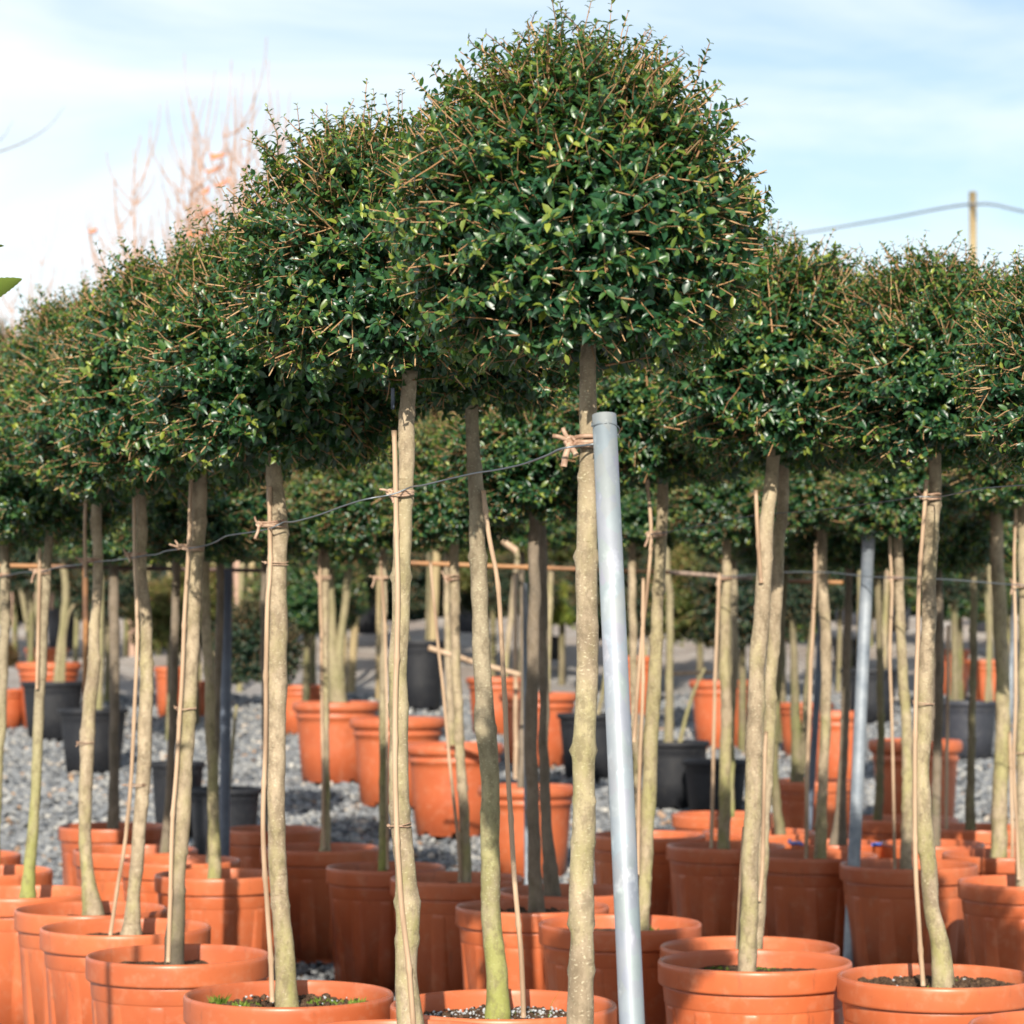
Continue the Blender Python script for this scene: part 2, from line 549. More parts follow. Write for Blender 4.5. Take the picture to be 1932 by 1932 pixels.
def smooth_line(pts, step):
    """Catmull-Rom through pts (each any number of values), sampled at about step metres"""
    pts = [np.array(p, float) for p in pts]
    if len(pts) == 2:
        n = max(2, int(np.linalg.norm(pts[1][:3] - pts[0][:3]) / step))
        return np.array([pts[0] + (pts[1] - pts[0]) * i / n for i in range(n + 1)])
    Q = [2 * pts[0] - pts[1]] + pts + [2 * pts[-1] - pts[-2]]
    res = []
    for i in range(1, len(Q) - 2):
        p0, p1, p2, p3 = Q[i - 1:i + 3]
        n = max(1, int(np.linalg.norm(p2[:3] - p1[:3]) / step))
        for j in range(n):
            s = j / n
            res.append(0.5 * ((2 * p1) + (-p0 + p2) * s + (2 * p0 - 5 * p1 + 4 * p2 - p3) * s * s + (-p0 + 3 * p1 - 3 * p2 + p3) * s ** 3))
    res.append(pts[-1])
    return np.array(res)


def join_parts(parts):
    """parts: list of (V, [(F, mi)], tint or None) -> combined"""
    Vs, Fs, Ts, off = [], [], [], 0
    for V, fl, ti in parts:
        Vs.append(V)
        for f, mi in fl:
            Fs.append((f + off, mi))
        Ts.append(np.full(len(V), 0.5) if ti is None else ti)
        off += len(V)
    return np.concatenate(Vs), Fs, np.concatenate(Ts)


def tube_mesh(name, pts, rad, m_, S_=10, step=0.03, cap=True):
    """one solid tube with end caps; pts world/local list, rad scalar or list"""
    if not hasattr(rad, '__len__'):
        rad = [rad] * len(pts)
    line = smooth_line([(*p, r) for p, r in zip(pts, rad)], step)
    V, Fq = tubes(line[None, :, :3], line[None, :, 3], S_)
    fl = [(Fq, 0)]
    if cap:
        k = len(line)
        fl.append((np.arange(S_)[None, :], 0))
        fl.append((np.arange((k - 1) * S_, k * S_)[None, ::-1], 0))
    return mesh_np(name, V, fl, [m_])


def thing(name, label, cat, loc, group=None):
    o = bpy.data.objects.new(name, None)
    C.objects.link(o)
    o.location = loc
    o['label'] = label
    o['category'] = cat
    if group:
        o['group'] = group
    return o


def tag(o, label, cat, group=None):
    o['label'] = label
    o['category'] = cat
    if group:
        o['group'] = group
    return o


# ------------------------------------------------------------------ pots
def lathe(profile, nseg, flute=None, skip=None, closed=False):
    """profile: list of (r, z, flute_weight). flute(theta) -> radius change"""
    V = []
    th = np.arange(nseg) * 2 * PI / nseg
    fl = np.array([flute(a) for a in th]) if flute else np.zeros(nseg)
    for r, z, wgt in profile:
        rr = r + fl * wgt
        V.append(np.stack([rr * np.cos(th), rr * np.sin(th), np.full(nseg, z)], 1))
    V = np.concatenate(V)
    k = len(profile)
    Fq = []
    for i in range(k - 1):
        for j in range(nseg):
            if skip and skip(i, j):
                continue
            j2 = (j + 1) % nseg
            Fq.append((i * nseg + j, i * nseg + j2, (i + 1) * nseg + j2, (i + 1) * nseg + j))
    return V, np.array(Fq)


def smoothsq(x):
    s = math.sin(x)
    return max(-1, min(1, s * 3.2))


def pot_fluted():
    H = 0.40
    n = 132
    # outside bottom -> top -> inside bottom
    pr = [(.178, 0.0, .5), (.1785, .004, 1), (.1795, .018, 1), (.181, .0182, 1), (.188, .12, 1), (.196, .24, 1), (.1995, .285, 1), (.2000, .2945, 1), (.2005, .300, .6),
          (.2030, .3015, 0), (.2050, .303, 0), (.2062, .306, 0), (.2080, .335, 0), (.2090, .3435, 0),
          (.2085, .3440, 0), (.2105, .3445, 0), (.2170, .3455, 0), (.2190, .348, 0), (.2196, .352, 0), (.2198, .385, 0), (.2200, .392, 0), (.2188, .397, 0), (.2165, .3995, 0), (.2135, .400, 0),
          (.2110, .3988, 0), (.2095, .395, 0), (.2080, .385, 0), (.2040, .30, 0), (.175, .02, 0), (.170, .019, 0), (.001, .019, 0)]
    holes = set()
    for k in range(6):
        c = int((k + 0.35) * n / 6)
        holes |= {c % n, (c + 1) % n, (c + 2) % n, (c + 3) % n}
    V, Fq = lathe(pr, n, lambda a: 0.0062 * smoothsq(11 * a) - 0.001, lambda i, j: i < 2 and j in holes)
    return mesh_np('fluted_pot_mesh', V, [(Fq, 0)], [M['terra']])


def pot_round(m_, thin=False):
    """smoother nursery pot with rolled rim (unit 0.44 wide, 0.40 high)"""
    n = 84
    if not thin:
        pr = [(.165, 0, 0), (.168, .003, 0), (.170, .016, 0), (.1705, .0162, 0), (.182, .16, 0), (.192, .29, 0), (.194, .315, 0), (.2005, .318, 0), (.2025, .323, 0), (.203, .330, 0), (.2005, .336, 0),
              (.1985, .340, 0), (.1990, .348, 0), (.2080, .351, 0), (.2160, .357, 0), (.2200, .367, 0), (.2200, .383, 0), (.2165, .394, 0), (.2090, .400, 0), (.2010, .3985, 0), (.1970, .392, 0),
              (.1955, .38, 0), (.1900, .29, 0), (.164, .018, 0), (.001, .017, 0)]
    else:
        pr = [(.160, 0, 0), (.164, .003, 0), (.166, .016, 0), (.1665, .0162, 0), (.183, .16, 0), (.197, .30, 0), (.2015, .366, 0), (.2070, .368, 0), (.2170, .370, 0), (.2200, .374, 0), (.2200, .394, 0), (.2180, .399, 0), (.2140, .400, 0),
              (.2100, .398, 0), (.2060, .386, 0), (.1930, .29, 0), (.158, .018, 0), (.001, .017, 0)]
    holes = set()
    for k in range(8):
        c = int((k + 0.35) * n / 8)
        holes |= {c % n, (c + 1) % n}
    V, Fq = lathe(pr, n, None, lambda i, j: i < 2 and j in holes)
    return mesh_np('round_pot_mesh', V, [(Fq, 0)], [m_])


POT = {'flute': pot_fluted(), 'round': pot_round(M['terra2']), 'black': pot_round(M['black'], True), 'grey': pot_round(M['grey'], True)}


def soil_mesh(seed, r=0.205):
    n, k = 72, 26
    V = [(0, 0, noise.noise((seed, 0, 0)) * .01)]
    for i in range(1, k):
        rr = r * i / (k - 1)
        for j in range(n):
            a = 2 * PI * j / n
            x, y = rr * math.cos(a), rr * math.sin(a)
            z = noise.noise((x * 14 + seed, y * 14, 1.3)) * .010 + noise.noise((x * 55 + seed, y * 55, 3)) * .006 + noise.noise((x * 130, y * 130, seed)) * .004 + .012 * math.exp(-(rr / .06) ** 2)
            V.append((x, y, z))
    tri = np.array([(0, 1 + j, 1 + (j + 1) % n) for j in range(n)])
    q = np.array([(1 + (i - 1) * n + j, 1 + i * n + j, 1 + i * n + (j + 1) % n, 1 + (i - 1) * n + (j + 1) % n) for i in range(1, k - 1) for j in range(n)])
    return mesh_np('soil_mesh', V, [(tri, 0), (q, 0)], [M['soil']])


SOIL = [soil_mesh(1.7), soil_mesh(9.1)]

# icosahedron for crumbs and stones
_g = (1 + 5 ** .5) / 2
ICO_V = np.array([(-1, _g, 0), (1, _g, 0), (-1, -_g, 0), (1, -_g, 0), (0, -1, _g), (0, 1, _g), (0, -1, -_g), (0, 1, -_g), (_g, 0, -1), (_g, 0, 1), (-_g, 0, -1), (-_g, 0, 1)]) / 1.902
ICO_F = np.array([(0, 11, 5), (0, 5, 1), (0, 1, 7), (0, 7, 10), (0, 10, 11), (1, 5, 9), (5, 11, 4), (11, 10, 2), (10, 7, 6), (7, 1, 8), (3, 9, 4), (3, 4, 2), (3, 2, 6), (3, 6, 8), (3, 8, 9), (4, 9, 5), (2, 4, 11), (6, 2, 10), (8, 6, 7), (9, 8, 1)])


def crumbs(pos, size, jitter=0.35, flat=0.75):
    """irregular stones at pos (N,3) with size (N,)"""
    n = len(pos)
    sh = ICO_V[None] * (1 + rng.uniform(-jitter, jitter, (n, 12, 1)))
    sc = rng.uniform(0.65, 1.3, (n, 1, 3))
    sc[:, :, 2] *= flat
    q = rng.uniform(0, 2 * PI, n)
    c, s = np.cos(q), np.sin(q)
    sh = sh * sc
    x = sh[..., 0] * c[:, None] - sh[..., 1] * s[:, None]
    y = sh[..., 0] * s[:, None] + sh[..., 1] * c[:, None]
    V = np.stack([x, y, sh[..., 2]], -1) * size[:, None, None] + pos[:, None, :]
    Fi = ICO_F[None] + (np.arange(n) * 12)[:, None, None]
    return V.reshape(-1, 3), Fi.reshape(-1, 3)


def litter(name, parent, n, size, m_, z, rmax=0.18, region=None, seed=0):
    r_ = np.random.default_rng(seed)
    a = r_.uniform(0, 2 * PI, n)
    rr = rmax * np.sqrt(r_.uniform(0.03, 1, n))
    if region:
        a = r_.normal(region[0], region[1], n)
    pos = np.stack([rr * np.cos(a), rr * np.sin(a), np.full(n, z) + r_.uniform(-.002, .006, n)], 1)
    V, Fi = crumbs(pos, r_.uniform(size * .6, size * 1.4, n), .3, .8)
    me = mesh_np(name + '_mesh', V, [(Fi, 0)], [m_], smooth=False)
    return link(name, me, parent)


def sprouts(name, parent, clumps, z, m_, seed=0, n=90):
    """little weeds: clumps of tiny blades / leaves. clumps = [(x, y, r, h)]"""
    r_ = np.random.default_rng(seed)
    Vs, Fs = [], []
    off = 0
    for (cx, cy, cr, ch) in clumps:
        for i in range(n):
            a = r_.uniform(0, 2 * PI)
            rr = cr * math.sqrt(r_.uniform())
            x, y = cx + rr * math.cos(a), cy + rr * math.sin(a)
            h = ch * r_.uniform(.4, 1.1) * (1.1 - .6 * rr / cr)
            d = np.array([r_.normal(0, .5), r_.normal(0, .5), 1.0])
            d /= np.linalg.norm(d)
            sd_ = np.cross(d, r_.normal(size=3))
            sd_ /= np.linalg.norm(sd_)
            wd = r_.uniform(.0012, .0035)
            b0 = np.array([x, y, z])
            Vs += [b0 - sd_ * wd * .4, b0 + sd_ * wd * .4, b0 + d * h * .6 + sd_ * wd, b0 + d * h * .6 - sd_ * wd, b0 + d * h + r_.normal(0, .002, 3)]
            Fs.append((off, off + 1, off + 2, off + 3))
            Fs.append((off + 3, off + 2, off + 4, off + 4))
            off += 5
    Fq = np.array([f for f in Fs if f[2] != f[3]])
    Ft = np.array([f[:3] for f in Fs if f[2] == f[3]])
    me = mesh_np(name + '_mesh', np.array(Vs), [(Fq, 0), (Ft, 0)], [m_])
    return link(name, me, parent)


# ------------------------------------------------------------------ crowns
def leaf_arrays(pos, axis, nrm, length, width, curl, tint):
    """vectorised pointed oval leaves: 8 verts each"""
    n = len(pos)
    a = axis / (np.linalg.norm(axis, axis=1, keepdims=True) + 1e-9)
    nr = nrm - a * np.sum(nrm * a, 1, keepdims=True)
    nr /= np.linalg.norm(nr, axis=1, keepdims=True) + 1e-9
    s = np.cross(a, nr)
    # (along, side, up) template
    T = np.array([(0, 0, 0), (.30, -.42, .09), (.30, 0, -.02), (.30, .42, .09), (.66, -.40, .02), (.66, 0, -.09), (.66, .40, .02), (1.0, 0, -.22)])
    al = T[:, 0][None, :, None] * length[:, None, None] * a[:, None, :]
    sd_ = T[:, 1][None, :, None] * width[:, None, None] * s[:, None, :]
    up = T[:, 2][None, :, None] * (length * curl)[:, None, None] * nr[:, None, :]
    V = pos[:, None, :] + al + sd_ + up
    base = (np.arange(n) * 8)[:, None]
    tri = np.array([(0, 2, 1), (0, 3, 2), (4, 5, 7), (5, 6, 7)])
    qd = np.array([(1, 2, 5, 4), (2, 3, 6, 5)])
    Ft = (tri[None] + base[:, :, None]).reshape(-1, 3)
    Fq = (qd[None] + base[:, :, None]).reshape(-1, 4)
    return V.reshape(-1, 3), Ft, Fq, np.repeat(tint, 8)


def unit(v):
    return v / (np.linalg.norm(v, axis=-1, keepdims=True) + 1e-9)


def crown_mesh(name, seed, shoots, r=.275, up=.295, dn=.195, leaf=.0234, lm='leaf', pruned=0.22, long_tips=46, lpn=15, limbs=9, lump=.09, tipbright=.55, droop=0.0, side=5):
    """ball crown, origin at the crown's widest level on the trunk axis"""
    g = np.random.default_rng(seed)
    parts = []
    d = unit(g.normal(size=(shoots, 3)))
    d[:, 2] = np.where(d[:, 2] < -.75, -d[:, 2], d[:, 2])
    d = unit(d)
    lum = np.array([noise.noise((x * 2.3 + seed, y * 2.3, z * 2.3)) + .5 * noise.noise((x * 5 + seed, y * 5, z * 5)) for x, y, z in d])
    rz = np.where(d[:, 2] > 0, up, dn)
    # rounded-box exponent makes shoulders fuller than an ellipsoid's
    pw = 2.12
    ext = d / ((np.abs(d[:, 0]) / r) ** pw + (np.abs(d[:, 1]) / r) ** pw + (np.abs(d[:, 2]) / rz) ** pw)[:, None] ** (1 / pw)
    dep = g.beta(4.5, 1.1, shoots)[:, None]          # most shoots end near the clipped surface
    endp = ext * (1 + lum[:, None] * lump) * (.55 + .47 * dep)
    tips = g.choice(shoots, size=min(long_tips, shoots), replace=False, p=(lambda q: q / q.sum())(.25 + np.clip(d[:, 2] + .1, 0, 1) * 2))
    isl = np.zeros(shoots, bool)
    upish = d[tips, 2] > -.1
    isl[tips[upish]] = True
    endp[isl] += unit(d[isl] * np.array([1, 1, .6]) + np.array([0, 0, .9]) + g.normal(0, .25, (isl.sum(), 3))) * g.uniform(.010, .062, (isl.sum(), 1))
    pr = g.uniform(size=shoots) < pruned
    pr &= ~isl
    endp[pr] += unit(d[pr]) * g.uniform(-.01, .022, (pr.sum(), 1))
    Lsh = np.where(pr, g.uniform(.13, .20, shoots), g.uniform(.10, .17, shoots))[:, None]
    back = unit(d * np.array([1, 1, .75]) + np.array([0, 0, -.10]) + g.normal(0, 1, (shoots, 3)) * np.where(pr, .17, .26)[:, None] + np.array([0, 0, .30]) * (d[:, 2:3] > .3))
    st = endp - back * Lsh
    K = 6
    tt = np.linspace(0, 1, K)[None, :, None]
    perp = unit(np.cross(back, g.normal(size=(shoots, 3))))
    bend = g.uniform(-.012, .012, (shoots, 1, 1))
    PL = st[:, None] * (1 - tt) + endp[:, None] * tt + perp[:, None] * bend * np.sin(tt * PI) * 1.0
    PL += g.normal(0, .0012, PL.shape)
    R = np.where(pr[:, None], np.linspace(.0021, .0010, K)[None], np.linspace(.0016, .0006, K)[None])
    R = R * g.uniform(.8, 1.25, (shoots, 1))
    V, Fq = tubes(PL, R, side)
    ttw = np.clip(np.where(pr, g.uniform(.55, 1.0, shoots), g.uniform(.25, .8, shoots)), 0, 1)
    parts.append((V, [(Fq, 1)], np.repeat(ttw, K * side)))
    # forks: every pruned twig carries two short side spurs, many shoots one
    for rep in range(2):
        kk = pr if rep == 0 else (pr | (g.uniform(size=shoots) < .15))
        n_ = int(kk.sum())
        if n_:
            q = np.where(rep == 0, .45, .68)
            o_ = PL[kk] [:, 2 if rep == 0 else 3]
            dv = unit(back[kk] * .75 + unit(np.cross(back[kk], g.normal(size=(n_, 3)))) * g.uniform(.35, .8, (n_, 1)))
            ln_ = Lsh[kk] * g.uniform(.22, .45, (n_, 1))
            t4 = np.linspace(0, 1, 4)[None, :, None]
            FP = o_[:, None] + dv[:, None] * ln_[:, None] * t4 + g.normal(0, .0008, (n_, 4, 3)) * (t4 > 0)
            FR = R[kk][:, 3:4] * np.linspace(.85, .5, 4)[None]
            Vf, Ff = tubes(FP, FR, 4)
            parts.append((Vf, [(Ff, 1)], np.repeat(ttw[kk], 16)))
    # leaves in opposite pairs along each shoot
    nl = lpn
    ti = np.linspace(.12, 1.0, nl)[None, :] + g.uniform(-.03, .03, (shoots, nl))
    ti = np.clip(ti, 0, 1)
    f = ti * (K - 1)
    i0 = np.clip(f.astype(int), 0, K - 2)
    fr = (f - i0)[..., None]
    ar = np.arange(shoots)[:, None]
    pos = PL[ar, i0] * (1 - fr) + PL[ar, i0 + 1] * fr
    keep = g.uniform(size=(shoots, nl)) < np.where(pr[:, None], .62 * (ti < .86), .93)
    ax0 = np.broadcast_to(back[:, None], pos.shape)
    p1 = np.broadcast_to(perp[:, None], pos.shape)
    p2 = np.cross(ax0, p1)
    ang = (np.arange(nl) * PI / 2)[None, :, None] + g.normal(0, .35, (shoots, nl, 1))
    sg = np.where(g.uniform(size=(shoots, nl, 1)) < .5, -1, 1)
    sidev = (p1 * np.cos(ang) + p2 * np.sin(ang))
    alls = []
    outw = unit(np.broadcast_to(d[:, None], pos.shape) + 0)
    for sgn in (-1, 1):
        ax = unit(ax0 * g.uniform(.35, .8, (shoots, nl, 1)) + sidev * sgn + np.array([0, 0, .12 - droop]) + g.normal(0, .18, pos.shape))
        nrm = outw * .75 + np.array([0, 0, .8]) + g.normal(0, .38, pos.shape)
        kk = keep & (g.uniform(size=keep.shape) < .93)
        ln = leaf * g.uniform(.72, 1.22, (shoots, nl)) * (1 - .38 * np.clip((ti - .75) / .25, 0, 1) * 1.0)
        ln = np.where(isl[:, None] & (ti > .5), ln * .72, ln)
        wd = ln * g.uniform(.46, .6, (shoots, nl))
        cu = g.uniform(.5, 1.5, (shoots, nl))
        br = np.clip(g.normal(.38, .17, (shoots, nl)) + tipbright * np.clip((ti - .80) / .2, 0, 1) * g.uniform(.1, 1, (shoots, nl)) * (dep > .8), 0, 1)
        br = br + .06 * d[:, 2:3] + .20 * np.clip(d[:, 2:3], 0, 1) * np.clip(dep, .5, 1) * g.uniform(.3, 1, br.shape)  # sun on the crown tops put into the tint, along with yellower young growth
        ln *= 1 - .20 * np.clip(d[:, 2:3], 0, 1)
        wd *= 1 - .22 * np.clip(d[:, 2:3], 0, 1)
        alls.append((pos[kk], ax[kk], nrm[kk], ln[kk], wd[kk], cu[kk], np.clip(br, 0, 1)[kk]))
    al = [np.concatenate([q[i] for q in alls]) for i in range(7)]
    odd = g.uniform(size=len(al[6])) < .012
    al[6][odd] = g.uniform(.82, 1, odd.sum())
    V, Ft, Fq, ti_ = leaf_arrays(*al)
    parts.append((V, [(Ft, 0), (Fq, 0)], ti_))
    # inner limbs
    a = g.uniform(0, 2 * PI, limbs)
    el = g.uniform(.5, 1.3, limbs)
    e = np.stack([np.cos(a) * np.cos(el) * r * .55, np.sin(a) * np.cos(el) * r * .55, np.sin(el) * up * .6 - dn * .25], 1)
    s0 = np.tile(np.array([[0, 0, -dn * .62]]), (limbs, 1))
    tk = np.linspace(0, 1, 7)[None, :, None]
    LP = s0[:, None] * (1 - tk) + e[:, None] * tk + np.array([0, 0, -.012]) * np.sin(tk * PI) + g.normal(0, .004, (limbs, 7, 3)) * (tk > 0)
    LR = np.linspace(.009, .003, 7)[None] * g.uniform(.8, 1.2, (limbs, 1))
    V, Fq = tubes(LP, LR, 7)
    parts.append((V, [(Fq, 1)], np.full(len(V), .3)))
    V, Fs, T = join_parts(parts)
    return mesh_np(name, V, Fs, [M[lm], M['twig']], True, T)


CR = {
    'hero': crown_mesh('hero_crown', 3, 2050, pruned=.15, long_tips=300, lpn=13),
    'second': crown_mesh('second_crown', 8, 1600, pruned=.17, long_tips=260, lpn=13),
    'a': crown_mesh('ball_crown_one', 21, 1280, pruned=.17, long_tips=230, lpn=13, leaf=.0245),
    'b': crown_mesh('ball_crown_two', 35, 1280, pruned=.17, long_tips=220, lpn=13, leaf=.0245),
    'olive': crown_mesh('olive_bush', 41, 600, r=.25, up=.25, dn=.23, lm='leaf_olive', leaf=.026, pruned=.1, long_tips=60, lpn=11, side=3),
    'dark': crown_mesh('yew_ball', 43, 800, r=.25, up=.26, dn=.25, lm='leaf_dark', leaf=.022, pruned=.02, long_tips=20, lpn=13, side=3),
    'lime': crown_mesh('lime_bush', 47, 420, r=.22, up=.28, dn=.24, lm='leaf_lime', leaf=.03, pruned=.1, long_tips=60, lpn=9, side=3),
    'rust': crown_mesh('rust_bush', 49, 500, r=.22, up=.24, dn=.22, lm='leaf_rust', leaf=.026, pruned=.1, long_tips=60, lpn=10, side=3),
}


# ------------------------------------------------------------------ trunks and canes
def trunk_mesh(name, pts, seed, m_, S_=18, step=.010, nodes=.085, flare=True, rough=1.0):
    """pts: list of (Vector, radius) from base up"""
    line = smooth_line([(*p, r) for p, r in pts], step)
    g = np.random.default_rng(seed)
    k = len(line)
    seg = np.linalg.norm(np.diff(line[:, :3], axis=0), axis=1)
    ln = np.concatenate([[0], np.cumsum(seg)])
    wob = np.array([noise.noise((seed * 3.1, l * 9, 0)) for l in ln])
    wob2 = np.array([noise.noise((seed * 1.7, l * 9, 5)) for l in ln])
    line[:, 0] += wob * .0045 * rough
    line[:, 1] += wob2 * .003 * rough
    R = line[:, 3].copy()
    R *= 1 + np.array([noise.noise((seed * 5.3, l * 20, 2)) for l in ln]) * .10
    th = np.arange(S_) * 2 * PI / S_
    RR = np.repeat(R[:, None], S_, 1)
    for i in range(k):
        for j in range(S_):
            RR[i, j] *= 1 + .05 * noise.noise((math.cos(th[j]) * 1.3 + seed, math.sin(th[j]) * 1.3, ln[i] * 26))
    # leaf-scar / pruned-bud nodes
    l = g.uniform(.02, .06)
    while l < ln[-1]:
        a = g.uniform(0, 2 * PI)
        amp = g.uniform(.0018, .0075) * rough
        for sgn in (0, PI):
            da = np.abs((th - a - sgn + PI) % (2 * PI) - PI)
            RR += amp * (g.uniform(.2, 1)) * np.exp(-((ln - l) / .0075) ** 2)[:, None] * np.exp(-(da / .42) ** 2)[None]
        RR += .0006 * np.exp(-((ln - l) / .006) ** 2)[:, None]
        l += nodes * g.uniform(.5, 1.4)
    V = np.zeros((k, S_, 3))
    V[:, :, 0] = line[:, 0:1] + RR * np.cos(th)[None]
    V[:, :, 1] = line[:, 1:2] + RR * np.sin(th)[None]
    V[:, :, 2] = line[:, 2:3]
    idx = np.arange(k * S_).reshape(k, S_)
    Fq = np.stack([idx[:-1], np.roll(idx, -1, 1)[:-1], np.roll(idx, -1, 1)[1:], idx[1:]], -1).reshape(-1, 4)
    return mesh_np(name, V.reshape(-1, 3), [(Fq, 0), (idx[-1][None], 0)], [m_])


def cane_mesh(name, pts, r, seed, m_, nodegap=.21):
    line = smooth_line([(*p, 0) for p in pts], .012)
    seg = np.linalg.norm(np.diff(line[:, :3], axis=0), axis=1)
    ln = np.concatenate([[0], np.cumsum(seg)])
    g = np.random.default_rng(seed)
    R = np.full(len(ln), r) * (1 - .12 * ln / ln[-1])
    kink = np.zeros(len(ln))
    l = g.uniform(.05, nodegap)
    while l < ln[-1]:
        R += r * .28 * np.exp(-((ln - l) / .006) ** 2)
        kink += g.uniform(-.5, .5) * r * np.exp(-np.abs(ln - l) / .08)
        l += nodegap * g.uniform(.75, 1.25)
    line[:, 0] += kink
    V, Fq = tubes(line[None, :, :3], R[None], 10)
    k = len(line)
    return mesh_np(name, V, [(Fq, 0), (np.arange(10)[None], 0), (np.arange((k - 1) * 10, k * 10)[None, ::-1], 0)], [m_])


def ring_pts(c, rx, ry, tilt, n=22, wav=0, ph=0):
    return [Vector((c.x + rx * math.cos(a), c.y + ry * math.sin(a), c.z + tilt * math.cos(a + ph) + wav * math.sin(3 * a + ph))) for a in [2 * PI * i / n for i in range(n + 1)]]


def tie_mesh(name, c, rx, seed, r=.0024, tails=2, wraps=3, big=1.0):
    """soft tubular tie wound round trunk and cane, knotted on the left with loose ends"""
    g = random.Random(seed)
    parts = []

    def add(pts, rad, S_=7):
        line = smooth_line([(*p, rad) for p in pts], .004)
        V, Fq = tubes(line[None, :, :3], line[None, :, 3], S_)
        k = len(line)
        parts.append((V, [(Fq, 0), (np.arange(S_)[None], 0), (np.arange((k - 1) * S_, k * S_)[None, ::-1], 0)], None))
    for i in range(wraps):
        cc = c + Vector((0, 0, (i - 1) * r * 1.7 + g.uniform(-.001, .001)))
        add(ring_pts(cc, rx + r * .8, rx * .85 + r * .8, g.uniform(-.003, .005), wav=.0008, ph=g.uniform(0, 6)), r)
    kn = c + Vector((-rx - r * 1.2, -rx * .55 - .002, 0))
    for i in range(3):        # knot
        a = g.uniform(0, 3)
        add([kn + Vector((math.cos(a + q) * r * 2.2, -r * 1.2 * math.sin(q * 2), math.sin(a + q) * r * 2.0)) for q in [x * .7 for x in range(8)]], r * .95)
    ends = [(Vector((-.010, -.004, .018)), .9), (Vector((-.008, -.004, -.030)), 1.25), (Vector((-.020, -.006, .006)), .9), (Vector((.008, -.006, -.018)), 1.1)]
    g.shuffle(ends)
    for (e, th) in ends[:tails]:
        e = e * big * g.uniform(.85, 1.2)
        add([kn, kn + e * .5 + Vector((g.uniform(-.003, .003), -.003, g.uniform(-.002, .002))), kn + e], r * 1.1 * th)
    V, Fs, _ = join_parts(parts)
    return mesh_np(name, V, Fs, [M['tie']])


# ------------------------------------------------------------------ potted trees
TREES = 'ball-headed standard trees in terracotta pots'


def potted_tree(label, potx, rim_y, Wpx, trunk, cane=None, crown=None, crown_s=1.0, seed=1, barkm='bark', kind='flute', tie=None, ties2=(),
                D=None, soil_dz=-.040, top=None, crown_dx=0, crown_dz=0, canem='bamboo', extra=None, name='potted_tree', group=TREES, cat='potted tree', crown_y=0, rot=None, hr=.9, cane2=None, tilt=0.0):
    """all positions in photograph pixels; the pot stands on the ground at the distance its rim shows"""
    if D is None:
        if kind == 'flute':
            D, h = solve(rim_y, h=.40)
        else:
            D, h = solve(rim_y, w=Wpx, hr=hr)
    else:
        h = P(potx, rim_y, D).z - gz(D)
    Wm = Wpx * D / F
    if kind != 'flute':
        h = Wm * hr
    x0 = P(potx, rim_y, D).x
    base = Vector((x0, D, gz(D)))
    root = thing(name, label, cat, base, group)
    pot = link('pot', POT[kind], root)
    pot.scale = (Wm / .44, Wm / .44, h / .40)
    pot.rotation_euler = (0, tilt, rot if rot is not None else seed * 1.37)
    so = link('soil', SOIL[seed % 2], root, (0, 0, h + soil_dz))
    so.scale = (Wm / .44 * .985,) * 2 + (1,)
    so.rotation_euler = (0, 0, seed * .9)
    zs = h + soil_dz
    # trunk
    if trunk:
        pts = []
        for (x, y, wd) in trunk:           # given from the top down
            p = P(x, y, D) - base
            pts.append((p, wd * .5 * D / F))
        pts = pts[::-1]
        if pts[0][0].z > zs - .01:
            p0 = pts[0][0].copy()
            p0.z = zs - .02
            pts = [(p0, pts[0][1] * 1.12)] + ([] if pts[0][0].z - zs < .02 else pts[:1]) + pts[1:]
        me = trunk_mesh('trunk_mesh', pts, seed, M[barkm])
        link('trunk', me, root)
        tp = pts[-1][0]
    if crown:
        cs = crown_s
        cx = tp.x + crown_dx * D / F
        zc = tp.z + .195 * cs * .66 + crown_dz
        c = link('crown', CR[crown], root, (cx, tp.y + crown_y, zc))
        c.scale = (cs, cs, cs)
        c.rotation_euler = (0, 0, seed * 2.1)
    # cane(s)
    for cn, cm in ((cane, canem), (cane2, canem)):
        if cn:
            pts = [P(x, y, D - .024) - base for x, y in cn]
            wd = .0055
            me = cane_mesh('cane_mesh', pts[::-1], wd if D < 9 else .007, seed + 3, M[cm])
            link('cane', me, root)
    for i, (x, y, rx) in enumerate(([tie] if tie else []) + list(ties2)):
        c = P(x, y, D) - base
        c.y += -.006
        if i == 0 and tie:
            link('rubber_tie', tie_mesh('tie_mesh', c, rx * D / F, seed), root)
        else:
            link('twine', tie_mesh('twine_mesh', c, rx * D / F, seed + 5, r=.0011, tails=1, wraps=2, big=.35), root)
    root['_D'] = D
    root['_zs'] = zs
    return root, D, base, zs


